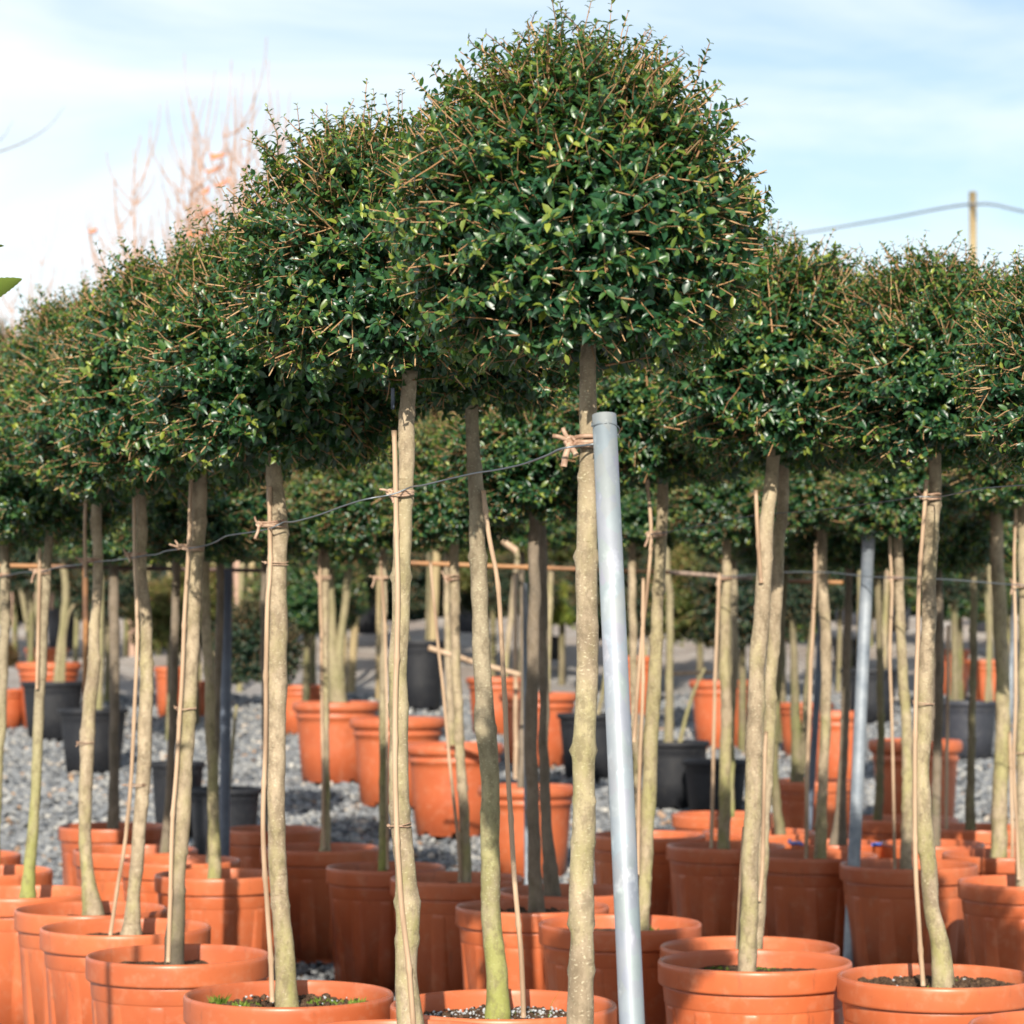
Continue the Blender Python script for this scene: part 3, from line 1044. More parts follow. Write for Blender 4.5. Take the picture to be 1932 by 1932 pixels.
# --- front row, from the steel pole back to the left
T1, D1, B1, z1 = potted_tree('tallest and nearest ball-headed tree, trunk tied beside the bright steel pole', 1092, 2160, 560,
    [(1113, 640, 30), (1108, 780, 33), (1110, 900, 36), (1107, 1050, 41), (1107, 1250, 42), (1103, 1450, 42), (1101, 1560, 45), (1098, 1650, 46), (1097, 1800, 46), (1094, 1932, 50), (1092, 2060, 50), (1092, 2210, 56)],
    crown='hero', seed=2, D=3.78, crown_s=1.02, crown_dz=.0, crown_dx=-30)
T2, D2, B2, z2 = potted_tree('pale-trunked tree with cane bound against its left side, next left from the steel pole\'s tree', 748, 1956, 455,
    [(771, 700, 26), (767, 790, 30), (766, 900, 32), (760, 1000, 34), (757, 1100, 34), (753, 1250, 35), (752, 1400, 36), (757, 1550, 38), (763, 1650, 39), (768, 1720, 46), (765, 1800, 42), (768, 1880, 46), (774, 1945, 52), (776, 1975, 56)],
    cane=[(745, 812), (748, 1000), (750, 1130), (745, 1300), (744, 1430), (749, 1560), (757, 1700), (772, 1850), (783, 1975)], crown='second', seed=4, tie=(758, 930, 20), ties2=[(755, 1556, 20)], crown_s=1.1, crown_dx=-62, crown_dz=.02)
TJ, DJ, BJ, zJ = potted_tree('tree with bright green mossy lower trunk standing in a pot of white-specked soil', 950, 1894, 425,
    [(890, 745, 24), (893, 850, 26), (898, 950, 30), (903, 1050, 31), (907, 1200, 33), (913, 1310, 34), (913, 1350, 40), (921, 1450, 35), (924, 1600, 36), (929, 1750, 38), (936, 1850, 41), (941, 1915, 50)],
    cane=[(912, 925), (922, 1010), (936, 1090), (945, 1200), (952, 1350), (960, 1500), (970, 1650), (983, 1790), (988, 1920)], crown='b', seed=6, barkm='bark_green', crown_s=.95)
T3, D3, B3, z3 = potted_tree('ball tree whose straight trunk leans right into a pot full of green weeds', 545, 1874, 393,
    [(515, 845, 24), (520, 930, 34), (524, 1000, 36), (523, 1100, 38), (523, 1300, 37), (521, 1500, 34), (525, 1650, 35), (533, 1760, 36), (540, 1850, 40), (545, 1900, 48)],
    cane=[(508, 918), (508, 1080), (504, 1150), (502, 1400), (497, 1560), (504, 1700), (513, 1890)], crown='a', crown_s=1.17, seed=9, tie=(516, 990, 23), ties2=[(523, 1062, 20)], crown_dx=10)
T4, D4, B4, z4 = potted_tree('tree in a dark red pot, its cane running down to a blackened trunk foot', 336, 1800, 343,
    [(378, 880, 26), (376, 950, 28), (371, 1050, 26), (367, 1150, 26), (362, 1250, 26), (356, 1350, 28), (348, 1480, 28), (340, 1600, 28), (333, 1700, 31), (328, 1820, 37)],
    cane=[(360, 905), (356, 1000), (349, 1150), (343, 1300), (334, 1450), (324, 1600), (317, 1815)], crown='b', crown_s=1.22, barkm='bark_foot', seed=12, tie=(362, 1033, 20), ties2=[(352, 1335, 18)], crown_dx=-15)
T5, D5, B5, z5 = potted_tree('ball tree with swollen mossy foot and a cane splayed out to the left', 237, 1748, 318,
    [(264, 910, 20), (266, 980, 20), (268, 1080, 20), (275, 1200, 24), (276, 1320, 26), (271, 1450, 27), (262, 1560, 26), (257, 1650, 26), (251, 1715, 28), (247, 1765, 46)],
    cane=[(252, 915), (255, 1050), (259, 1200), (253, 1350), (247, 1480), (238, 1580), (222, 1670), (208, 1765)], crown='a', crown_s=1.18, seed=15, tie=(260, 1047, 16), ties2=[(258, 1480, 20)], crown_dx=-10)
T6, D6, B6, z6 = potted_tree('pale ball tree with knobbly trunk and burr at its foot, behind the splayed cane', 172, 1714, 285,
    [(180, 885, 18), (181, 960, 20), (184, 1060, 19), (181, 1150, 19), (174, 1280, 24), (166, 1380, 27), (162, 1500, 25), (161, 1600, 24), (168, 1670, 28), (174, 1725, 44)],
    cane=[(163, 905), (160, 1000), (162, 1090)], crown='b', crown_s=1.15, seed=18, tie=(174, 1057, 16), ties2=[(163, 1400, 14)])
T7, D7, B7, z7 = potted_tree('slim yellow-green trunked tree at left, between the pale knobbly trunk and frame edge', 40, 1682, 278,
    [(96, 990, 14), (90, 1050, 17), (84, 1120, 20), (80, 1220, 19), (73, 1350, 20), (68, 1480, 19), (61, 1580, 21), (55, 1650, 25), (52, 1692, 32)],
    cane=[(75, 1034), (73, 1150), (70, 1300)], crown='a', crown_s=1.07, seed=21, barkm='bark_green', tie=(82, 1078, 12), crown_dx=-12)
T8, D8, B8, z8 = potted_tree('ball tree cut by the left edge of the photo, only a thin trunk strip showing', -32, 1642, 258,
    [(8, 1010, 16), (10, 1100, 20), (8, 1200, 19), (4, 1300, 18), (0, 1400, 17), (-8, 1520, 20), (-14, 1650, 26)], crown='b', crown_s=1.0, seed=24, tie=(8, 1086, 12), barkm='bark_green')

# --- right block, front
TE, DE, BE, zE = potted_tree('ball tree in bright ribbed pot at bottom right whose straight trunk overlaps its twin', 1424, 1812, 363,
    [(1463, 835, 30), (1457, 890, 25), (1448, 990, 28), (1437, 1130, 30), (1428, 1280, 31), (1424, 1400, 32), (1418, 1550, 32), (1415, 1680, 32), (1411, 1825, 35)],
    cane=[(1426, 925), (1430, 1010), (1436, 1100)], crown='b', seed=27, crown_dx=18, crown_s=1.12)
TE2, DE2, BE2, zE2 = potted_tree('twin ball tree just behind the bright ribbed pot, trunk half hidden by the nearer one', 1414, 1784, 336,
    [(1480, 860, 24), (1477, 920, 22), (1470, 1030, 23), (1463, 1150, 24), (1454, 1300, 24), (1448, 1420, 25), (1441, 1550, 24), (1434, 1680, 24), (1424, 1800, 26)],
    cane=[(1446, 1380), (1442, 1480), (1438, 1640), (1432, 1700)], cane2=[(1404, 1560), (1398, 1660), (1391, 1800)], crown='a', seed=30, crown_dx=-10, crown_s=1.15, D=6.68)
TF, DF, BF, zF = potted_tree('ball tree at right with trunk curving right into an orange pot of dark crumbly soil', 1768, 1840, 373,
    [(1765, 850, 22), (1764, 920, 24), (1758, 1000, 27), (1753, 1100, 27), (1750, 1220, 28), (1744, 1340, 31), (1738, 1440, 30), (1742, 1530, 31), (1751, 1630, 32), (1759, 1710, 31), (1772, 1780, 36), (1779, 1850, 42)],
    cane=[(1748, 905), (1742, 1000), (1733, 1130), (1728, 1300), (1726, 1500), (1728, 1640), (1733, 1730), (1742, 1860)], crown='a', crown_s=1.06, seed=33, tie=(1756, 938, 17), ties2=[(1742, 1327, 19)], crown_dx=10)
TG, DG, BG, zG = potted_tree('dark leaning trunk immediately right of the steel pole, in a pot with sparse weeds', 1170, 1740, 306,
    [(1249, 890, 20), (1249, 960, 22), (1245, 1060, 22), (1240, 1180, 23), (1234, 1300, 27), (1228, 1400, 28), (1222, 1520, 27), (1218, 1640, 24), (1213, 1745, 25)],
    cane=[(1222, 905), (1228, 1000), (1222, 1100), (1207, 1250), (1196, 1400)], cane2=[(1214, 1090), (1212, 1300), (1206, 1500), (1203, 1650)], crown='b', seed=36, tie=(1240, 1008, 16), crown_dx=-10)
TH, DH, BH, zH = potted_tree('grey-brown trunk in a dull red pot, between the green mossy trunk and nearest trunk', 1004, 1708, 288,
    [(1007, 960, 20), (1008, 1050, 21), (1007, 1180, 24), (1004, 1300, 24), (1002, 1420, 24), (1006, 1550, 24), (1010, 1650, 26), (1013, 1725, 31)], crown='a', seed=39, barkm='bark_dark')
potted_tree('grey trunk with flared foot standing just behind the grey-brown one', 1075, 1679, 272,
    [(1023, 940, 17), (1024, 1050, 17), (1026, 1250, 18), (1027, 1450, 19), (1032, 1570, 22), (1038, 1640, 27), (1043, 1695, 34)], crown='b', seed=41, barkm='bark_dark', crown_s=.95)
TK2, DK2, BK2, zK2 = potted_tree('ball tree on the right frame edge in a large red pot, cane left of trunk', 1942, 1662, 266,
    [(1932, 930, 22), (1932, 1050, 22), (1934, 1200, 24), (1932, 1350, 24), (1930, 1500, 25), (1930, 1600, 27), (1932, 1675, 30)],
    cane=[(1917, 960), (1914, 1100), (1917, 1300), (1914, 1450), (1922, 1660)], crown='b', seed=44, tie=(1926, 1104, 15), ties2=[(1924, 1420, 14)])
# right edge corner pot, nearest on that side
potted_tree('cropped orange pot in the bottom right corner, its ball crown at the upper right edge', 2045, 1935, 430,
    [(2062, 800, 28), (2064, 1000, 32), (2058, 1300, 36), (2050, 1600, 40), (2045, 1960, 46)], crown='second', seed=47, crown_dx=-5, crown_s=.95, crown_dz=-.06)

# --- second rows: x, rim row, width, trunk, cane, crown ...
ROWS = [
    ('dark shaded trunk in the far-left round-rimmed pot on the gravel, behind the splayed cane', 214, 1558, 206, [(214, 1050, 18), (216, 1250, 19), (215, 1450, 19), (214, 1560, 24)], None, 'a', 51, 'bark_dark', .9),
    ('tree with dark trunk just left of the leaning caned trunk, pot rim among knobbly trunks', 256, 1602, 232, [(333, 1040, 15), (330, 1200, 16), (325, 1400, 16), (317, 1540, 17), (310, 1612, 21)], None, 'b', 52, 'bark_dark', .9),
    ('tree in the sunlit orange pot left of the weedy pot, trunk beside the slate-blue post', 413, 1648, 240, [(386, 1040, 17), (388, 1150, 18), (396, 1320, 20), (401, 1480, 20), (404, 1570, 22), (404, 1655, 26)], None, 'b', 54, 'bark', .9),
    ('thin olive trunk directly left of the slate-blue post', 340, 1622, 226, [(416, 1040, 14), (413, 1200, 15), (409, 1350, 14), (404, 1500, 14), (398, 1620, 18)], None, 'a', 55, 'bark_dark', .9),
    ('tree behind the weedy-pot trunk, shaded round red pot with a narrow dark opening', 512, 1563, 190, [(498, 1040, 12), (498, 1250, 12), (502, 1450, 12), (508, 1565, 16)], None, 'b', 56, 'bark_dark', .88),
    ('slim trunk with pale cane on its left in a deep red pot left of centre', 604, 1598, 224, [(614, 1030, 16), (612, 1150, 16), (613, 1350, 15), (615, 1500, 15), (614, 1608, 20)], [(603, 1040), (605, 1200), (608, 1400), (612, 1600)], 'a', 57, 'bark', .9),
    ('shaded ribbed pot left of the front bound trunk with thin caned olive stem', 728, 1634, 224, [(724, 1020, 14), (725, 1150, 12), (722, 1350, 13), (722, 1500, 14), (722, 1640, 18)], [(717, 1050), (726, 1200), (730, 1400), (731, 1640)], 'b', 58, 'bark_green', .9),
    ('tree with cane slanting from upper left to its foot, right of the front bound trunk', 862, 1655, 250, [(857, 1010, 16), (858, 1100, 18), (860, 1220, 17), (866, 1380, 18), (873, 1500, 19), (878, 1600, 21), (877, 1662, 26)], [(812, 1060), (822, 1180), (838, 1330), (852, 1470), (865, 1600), (870, 1665)], 'a', 59, 'bark', .9),
    ('tree behind the steel pole, red pot rim showing on either side of the pole', 1222, 1574, 218, [(1192, 1020, 14), (1196, 1300, 15), (1200, 1450, 15), (1206, 1590, 20)], None, 'a', 60, 'bark', .88),
    ('straight trunk right of the steel pole, tall cane on its left, deep red ribbed pot', 1369, 1594, 222, [(1371, 1010, 15), (1371, 1100, 18), (1367, 1220, 20), (1370, 1350, 21), (1368, 1480, 22), (1366, 1600, 24)], [(1357, 1080), (1352, 1220), (1347, 1400), (1342, 1600)], 'b', 61, 'bark', .9),
    ('trunk with green foot and slanting cane just left of the blue bag lining', 1536, 1611, 238, [(1550, 990, 18), (1551, 1080, 20), (1558, 1200, 21), (1558, 1350, 20), (1552, 1480, 19), (1546, 1625, 24)], [(1541, 1020), (1537, 1150), (1529, 1300), (1524, 1450), (1521, 1620)], 'a', 62, 'bark', .9),
    ('slim trunk just left of the right front trunk in the big shaded ribbed pot', 1714, 1630, 258, [(1692, 1000, 18), (1697, 1100, 18), (1700, 1220, 19), (1709, 1350, 20), (1712, 1480, 21), (1710, 1640, 24)], [(1678, 1010), (1682, 1120), (1679, 1250), (1684, 1420), (1688, 1640)], 'b', 63, 'bark', .9),
    ('tree with dark straight trunk hidden behind the right front trunk', 1757, 1590, 198, [(1770, 1060, 17), (1772, 1250, 18), (1768, 1450, 17), (1764, 1600, 20)], None, 'a', 64, 'bark_dark', .88),
    ('thick two-tone trunk at right, dark above and pale below, in a light orange pot', 1895, 1610, 232, [(1878, 960, 24), (1884, 1100, 26), (1890, 1230, 26), (1892, 1350, 27), (1888, 1480, 29), (1882, 1640, 34)], [(1905, 1380), (1908, 1500), (1910, 1625)], 'a', 65, 'bark', .95),
    ('tree in the speckled round pot whose soil shows left of the straight caned trunk', 1366, 1536, 196, [(1384, 1040, 13), (1386, 1250, 13), (1380, 1400, 13), (1376, 1545, 16)], None, 'a', 66, 'bark_green', .85),
    ('yellow-green footed trunk behind the twin trunks in a pale rimmed pot', 1432, 1568, 212, [(1482, 1060, 13), (1470, 1250, 13), (1462, 1400, 14), (1464, 1500, 16), (1472, 1570, 22)], None, 'b', 67, 'bark_moss', .85),
    ('dark slim trunk in the shaded pot right of the old steel post', 1705, 1543, 202, [(1655, 1060, 12), (1660, 1250, 13), (1662, 1400, 14), (1656, 1550, 18)], None, 'b', 68, 'bark_moss', .88),
    ('dark slender trunk between the two right-hand front trunks, in a shaded red pot', 1848, 1560, 208, [(1836, 1050, 13), (1837, 1200, 14), (1833, 1400, 14), (1830, 1565, 20)], [(1790, 1180), (1786, 1600)], 'a', 69, 'bark_moss', .88),
    ('left-edge tree behind the front row, only part of its pot rim inside the photo', -80, 1612, 235, [(-60, 1030, 16), (-62, 1620, 20)], None, 'a', 70, 'bark', .9),
]
for (lab, px, ry, wp, tr, cn, crn, sd_, bm_, cs_) in ROWS:
    potted_tree(lab, px, ry, wp, tr, cane=cn, crown=crn, seed=sd_, barkm=bm_, crown_s=cs_, kind='flute', tie=(tr[0][0] - 3, 1090, 12) if cn and sd_ in (57, 58, 59, 61, 63) else None)

# blue bag lined pot
TB, DB, BB, zB = potted_tree('tree with swollen tan foot in the pot lined with a bright blue bag', 1578, 1589, 170,
    [(1602, 1060, 14), (1598, 1250, 15), (1592, 1400, 16), (1588, 1480, 18), (1585, 1550, 24), (1580, 1588, 34)], crown='b', seed=72, barkm='bark_dark', kind='flute', crown_s=.85)
g_ = []
for i in range(61):
    a = 2 * PI * i / 60
    rr = 170 * .5 * DB / F + .004 * math.sin(5 * a) + .003
    g_.append(Vector((rr * math.cos(a), rr * math.sin(a), .399 + .003 * math.sin(7 * a + 1))))
for q0, q1 in ((27, 37), (52, 58)):
    link('bag_liner', tube_mesh('bag_liner_mesh', g_[q0:q1], .006, M['blue'], 8, .01), TB)

# details inside the three sunny foreground pots
sprouts('weeds', T3, [(-.105, .02, .030, .028), (-.155, .05, .012, .045), (-.09, .05, .03, .02), (.06, .10, .035, .022), (.10, .07, .03, .018), (.15, .05, .03, .026), (.12, .10, .03, .018), (.02, .14, .03, .012)], z3, M['moss'], 1, 120)
litter('bark_chips', T3, 420, .006, M['soil'], z3 + .006, .19, None, 5)
litter('perlite_grains', T3, 40, .0030, M['perlite'], z3 + .010, .18, None, 6)
litter('perlite_grains', TJ, 420, .0027, M['perlite'], zJ + .008, .175, None, 7)
litter('bark_chips', TJ, 420, .006, M['soil'], zJ + .005, .18, None, 8)
sprouts('weeds', TJ, [(.10, .06, .045, .016), (.14, .02, .03, .018), (.05, .12, .04, .012)], zJ, M['moss'], 2, 60)
link('grass_stalk', tube_mesh('grass_stalk_mesh', [Vector((.095, .06, zJ)), Vector((.100, .06, zJ + .03)), Vector((.118, .055, zJ + .060))], [.0007, .0006, .0003], M['moss'], 5, .006), TJ)
sprouts('weeds', TF, [(-.03, -.02, .02, .022), (.07, .10, .025, .02), (.10, .09, .02, .016), (.16, .04, .02, .014), (-.12, .07, .03, .010)], zF, M['moss'], 3, 90)
litter('bark_chips', TF, 700, .0085, M['soil'], zF + .008, .19, None, 9)
litter('perlite_grains', TF, 30, .003, M['perlite'], zF + .012, .17, None, 10)
sprouts('weeds', TG, [(.08, .08, .03, .03), (.11, .03, .03, .02)], zG, M['moss'], 4, 50)
litter('bark_chips', TH, 300, .010, M['soil'], zH + .006, .17, None, 12)
sprouts('weeds', TE, [(.04, .12, .04, .012), (-.08, .13, .03, .012)], zE, M['moss'], 14, 70)
# root burrs at the feet of two left trees
for rt, bx, bz, sc in ((T6, P(186, 1712, D6).x - B6.x, z6 + .012, .026), (T5, P(250, 1748, D5).x - B5.x, z5 + .004, .030)):
    Vb = ICO_V * (1 + rng.uniform(-.15, .15, (12, 1))) * np.array([sc, sc, sc * .75]) + np.array([bx, -.01, bz])
    ob = link('root_burr', mesh_np('root_burr_mesh', Vb, [(ICO_F, 0)], [M['bark_moss']]), rt)
    md = ob.modifiers.new('s', 'SUBSURF')
    md.levels = md.render_levels = 3
    tx = bpy.data.textures.new('burr', 'CLOUDS')
    tx.noise_scale = .014
    dm = ob.modifiers.new('d', 'DISPLACE')
    dm.texture = tx
    dm.strength = .012

# big knotted tie on the nearest tree
c = P(1106, 835, D1) - B1
tt_ = tie_mesh('pole_tie_mesh', c + Vector((.006, -.004, 0)), .021, 77, r=.0034, tails=4, wraps=3, big=1.15)
o = link('rubber_tie', tt_, T1)
o.location = (-.004, 0, 0)

# small tags on trunks
link('plant_label', tube_mesh('label_mesh', [P(741, 732, D2 - .03) - B2, P(741, 772, D2 - .03) - B2], .0035, M['steel_blue'], 4, .02), T2)

# ------------------------------------------------------------------ steel pole, wires, posts
pb = P(1193, 1940, 3.56)
pt = P(1140, 783, 3.70)
dirp = (pt - pb).normalized()
foot = pb + dirp * ((0.0 - pb.z) / dirp.z)
pole = thing('steel_pole', 'bright galvanised steel pole leaning left beside the nearest trunk', 'pole', foot)
rp_ = .0172
line = [foot - foot, pt - foot]
V, Fq = lathe([(rp_, 0, 0), (rp_, .4, 0), (rp_, .8, 0), (rp_, (pt - foot).length, 0), (rp_ - .0008, (pt - foot).length + .0006, 0), (rp_ - .0024, (pt - foot).length + .0006, 0), (rp_ - .003, (pt - foot).length - .0006, 0), (rp_ - .003, (pt - foot).length - .15, 0), (.0005, (pt - foot).length - .15, 0)], 48)
tb = link('tube', mesh_np('pole_tube_mesh', V, [(Fq, 0)], [M['steel']]), pole)
tb.rotation_euler = dirp.to_track_quat('Z', 'Y').to_euler()
cc = P(1140, 806, 3.70) - foot
ring = []
for i in range(15):
    a = math.radians(212 + i * 13)
    ring.append(cc + Vector((math.cos(a) * (rp_ + .0022 + .004 * max(0, i - 9) / 5), math.sin(a) * (rp_ + .0022), .001 - .0085 * (i / 14.) ** 2 + .0045 * math.sin(i / 14 * PI))))
link('wire_loop', tube_mesh('wire_loop_mesh', [ring[0] + Vector((-.001, 0, .0055)), ring[0] + Vector((-.0015, -.001, -.001))] + ring[1:] + [cc + Vector((rp_ + .004, .006, -.014))], .0011, M['wire'], 8, .004), pole)
wl = [P(1120, 838, D1 - .03), P(1062, 846, D1 - .05), P(1030, 860, D1 + .05), P(985, 876, 4.05), P(940, 886, 4.2), P(895, 893, 4.35), P(850, 903, 4.5), P(800, 915, 4.65), P(775, 919, D2 - .05), P(752, 929, D2 - .045), P(735, 934, D2 - .03), P(690, 942, 5.0), P(650, 954, 5.1), P(600, 972, 5.3), P(555, 984, 5.45), P(535, 985, D3 - .05), P(513, 996, D3 - .05), P(480, 1003, 5.8), P(445, 1008, 6.0), P(425, 1012, 6.1), P(408, 1022, 6.2), P(385, 1030, D4 - .05), P(360, 1034, D4 - .05), P(330, 1037, 6.5), P(312, 1040, 6.6), P(295, 1046, 6.7), P(275, 1048, D5 - .05), P(252, 1052, D5 - .04), P(215, 1057, 7.1), P(180, 1060, D6 - .04), P(150, 1065, 7.5), P(110, 1070, 7.7), P(80, 1078, D7 - .04), P(40, 1080, 8.2), P(5, 1087, D8 - .04), P(-60, 1092, 9.2)]
ow = link('support_wire', tube_mesh('support_wire_mesh', wl, .0016, M['wire'], 7, .012))
tag(ow, 'wavy grey wire running from the steel pole along the front row to the left', 'wire')
wl = [P(1228, 1008, DG - .03), P(1262, 1003, 6.95), P(1330, 990, 6.8), P(1400, 976, 6.6), P(1470, 968, DE2 - .03), P(1550, 962, 6.3), P(1640, 950, 6.1), P(1700, 942, 6.0), P(1735, 937, DF - .05), P(1765, 938, DF - .05), P(1790, 934, 5.6), P(1850, 922, 5.4), P(1932, 915, 5.2), P(2062, 905, 4.9)]
ow = link('support_wire', tube_mesh('support_wire_mesh', wl, .0015, M['wire'], 7, .012))
tag(ow, 'thin dark wire climbing from the trunk beside the pole to the upper right trunks', 'wire')
wl = [P(1362, 1088, 9.5), P(1400, 1086, 9.4), P(1470, 1080, 9.2), P(1560, 1080, 9.0), P(1640, 1088, 8.8), P(1700, 1090, 8.6), P(1780, 1093, 8.4), P(1860, 1099, 8.3), P(1926, 1104, 8.2), P(2000, 1106, 8.1)]
ow = link('support_wire', tube_mesh('support_wire_mesh', wl, .0022, M['wire'], 6, .03))
tag(ow, 'level black wire low behind the right-hand trunks', 'wire')


def post(label, x0, y0, x1, y1, wpx, m_, D, name='metal_post'):
    a = P(x0, y0, D)
    b_ = P(x1, y1, D)
    d = (b_ - a)
    ft = a + d * ((gz(D) - .02 - a.z) / d.z)
    o = link(name, None)
    bpy.data.objects.remove(o)
    me = tube_mesh('post_mesh', [Vector((0, 0, 0)), a - ft], wpx * .5 * D / F, m_, 20, .3)
    o = link(name, me, None, ft)
    tag(o, label, 'post')
    return o


post('slate-blue metal post behind the left front trunks', 428, 1075, 424, 1560, 20, M['steel_blue'], 10.2)
post('old grey steel post at right, bright in its middle, standing among the shaded pots', 1640, 985, 1612, 1610, 24, M['steel_old'], 8.9)
post('flat grey post behind the grey-brown trunk near the middle', 991, 1100, 994, 1600, 10, M['steel_old'], 9.4)
post('narrow dark grey post left of the pot with the blue bag', 1556, 1080, 1526, 1560, 13, M['steel_blue'], 10.9)
post('thin pale post at the far right beside the two-tone trunk', 1915, 1110, 1894, 1560, 9, M['steel_old'], 11.5)


def bar(label, p0, p1, r, m_, name='bamboo_rail', cat='bamboo cane'):
    a, b_ = P(*p0), P(*p1)
    o = link(name, cane_mesh('rail_mesh', [b_ - a, Vector((0, 0, 0))][::-1], r, abs(int(p0[0])), m_, .3), None, a)
    return tag(o, label, cat)


bar('long orange-brown bamboo rail crossing behind the left trunks', (-40, 1066, 10.9), (510, 1077, 10.9), .0095, M['bamboo_orange'])
bar('bamboo rail crossing behind the green mossy trunk', (742, 1061, 10.9), (1262, 1080, 10.9), .0095, M['bamboo_orange'])
bar('dark bamboo rail right of the steel pole', (1245, 1078, 11.1), (1420, 1092, 11.1), .0095, M['bamboo_old'])
bar('short orange bamboo rail behind the right twin trunks', (1462, 1096, 11.1), (1590, 1099, 11.1), .010, M['bamboo_orange'])
bar('vertical orange cane standing behind the knobbly left trunk', (160, 960, 10.7), (162, 1620, 10.7), .012, M['bamboo_orange'], 'bamboo_cane')
bar('pale sloping cane piece near the top of the mossy trunk', (905, 985, 12.0), (975, 1040, 12.0), .018, M['bamboo'], 'bamboo_cane')
bar('short pale batten tied across the slanting cane', (808, 1222, 12.3), (880, 1244, 12.3), .014, M['bamboo'], 'batten', 'wood piece')
bar('pale batten lying between the mossy trunk and the slanting cane', (880, 1245, 13.0), (1000, 1278, 13.0), .014, M['bamboo'], 'batten', 'wood piece')
bar('thin standing cane left of the grey-brown trunk, reaching down to the gravel', (972, 1080, 13.2), (972, 1470, 13.2), .012, M['bamboo'], 'bamboo_cane')
bar('yellow flat stick in the far gravel behind the right caned trunk', (1255, 1272, 18.0), (1345, 1268, 18.0), .014, M['bamboo'], 'batten', 'wood piece')

# ------------------------------------------------------------------ background pots with shrubs and stems
BP = 'potted plants farther back on the gravel'


def back_pot(label, x, y, wpx, kind, stems, crown=None, seed=1, barkm='bark_lime', hr=.9, tilt=0, name='potted_plant', cat='potted plant'):
    """stems: list of polylines [(x,y,w),...] from top down; crown: (mesh, x, y, scale)"""
    D, h = solve(y, w=wpx, hr=hr, lo=9)
    Wm = wpx * D / F
    base = Vector((P(x, y, D).x, D, gz(D)))
    root = thing(name, label, cat, base, BP)
    pot = link('pot', POT[kind], root)
    pot.scale = (Wm / .44, Wm / .44, h / .40)
    pot.rotation_euler = (tilt, 0, seed * 1.3)
    so = link('soil', SOIL[seed % 2], root, (0, 0, h * .90))
    so.scale = (Wm / .44 * .93,) * 2 + (1,)
    for i, st in enumerate(stems):
        pts = [(P(a, b_, D) - base, w_ * .40 * D / F) for (a, b_, w_) in st][::-1]
        if not crown and 1020 < st[0][1] < 1150 and st[0][2] > 5:      # these run up into the canopy
            pts.append((P(st[0][0] + (seed * 7 + i * 11) % 17 - 8, 985, D) - base, st[0][2] * .32 * D / F))
        p0 = pts[0][0].copy()
        p0.z = h * .86
        pts = [(p0, pts[0][1] * 1.1)] + pts[1:]
        link('stem', trunk_mesh('stem_mesh', pts, seed + i * 3, M[barkm], 10, .03, .2), root)
    if crown:
        mesh_, cx, cy, cs = crown
        c_ = link('crown', CR[mesh_], root, P(cx, cy, D) - base)
        c_.scale = (cs * D / F / .25 * .5,) * 3
        c_.rotation_euler = (0, 0, seed)
    return root


back_pot('plain orange pot left of centre behind the caned trunk, thick forked stem in it', 634, 1324, 165, 'round', [[(600, 1020, 18), (612, 1150, 20), (632, 1260, 34), (638, 1325, 44)], [(662, 1040, 20), (650, 1150, 18), (640, 1230, 24), (640, 1300, 34)], [(624, 1020, 16), (626, 1150, 17), (634, 1280, 28)]], ('a', 630, 985, 260), 2, 'bark_lime')
back_pot('orange pot with double-ring rim beside the front bound trunk', 750, 1354, 181, 'round', [[(728, 1180, 9), (722, 1260, 12), (722, 1360, 16)]], None, 3, 'bark_lime')
back_pot('broad orange pot full of dark stones right of the front bound trunk', 857, 1403, 188, 'round', [[(842, 1040, 14), (845, 1200, 16), (852, 1405, 20)]], ('a', 845, 970, 220), 4, 'bark')
back_pot('round orange pot with dark weedy soil behind the grey-brown trunk', 995, 1482, 186, 'round', [[(985, 1040, 12), (986, 1300, 13), (984, 1480, 18)]], ('b', 985, 960, 240), 5, 'bark_dark')
back_pot('orange pot behind the forked-stem pot, yellow-green stem in it', 568, 1292, 100, 'round', [[(592, 1180, 8), (582, 1240, 9), (570, 1295, 12)]], None, 6, 'bark_lime')
back_pot('far orange pot just right of the slanting cane, upper of a stacked-looking pair', 937, 1278, 116, 'round', [[(975, 1060, 12), (950, 1280, 14)]], None, 7, 'bark')
back_pot('orange pot with whitish rim behind the right foot of the mossy trunk', 1016, 1307, 150, 'round', [[(1040, 1060, 14), (1035, 1200, 14), (1030, 1310, 18)]], ('olive', 1036, 1010, 150), 8, 'bark')
back_pot('black pot half hidden between the nearest trunk and the steel pole', 1118, 1346, 135, 'black', [[(1150, 1200, 8), (1140, 1290, 9), (1125, 1350, 12)]], None, 9, 'bark_lime')
back_pot('black pot with mossy soil right of the dark leaning trunk', 1270, 1398, 138, 'black', [[(1258, 1060, 15), (1264, 1150, 17), (1263, 1280, 18), (1262, 1400, 22)], [(1330, 1260, 7), (1300, 1330, 9), (1280, 1400, 12)]], None, 10, 'bark_lime')
back_pot('lower black pot beside the straight caned trunk', 1350, 1434, 126, 'black', [[(1380, 1100, 13), (1380, 1300, 16), (1378, 1440, 18)]], None, 11, 'bark_moss')
back_pot('orange pot below the wide green bush right of centre', 1360, 1283, 120, 'round', [[(1350, 1160, 10), (1355, 1290, 14)]], ('olive', 1340, 1135, 240), 12, 'bark_dark', hr=1.05)
back_pot('shaded red pot with thick moss-covered trunk behind the twin trunks', 1530, 1472, 160, 'flute', [[(1493, 1080, 14), (1498, 1250, 18), (1503, 1400, 28), (1506, 1480, 34)], [(1535, 1120, 9), (1522, 1300, 13), (1510, 1470, 20)]], ('dark', 1490, 1120, 130), 13, 'bark_moss')
back_pot('tall orange pot between the green-footed trunk and the old steel post', 1578, 1342, 106, 'round', [[(1600, 1100, 13), (1596, 1345, 16)]], None, 14, 'bark_dark', hr=1.3)
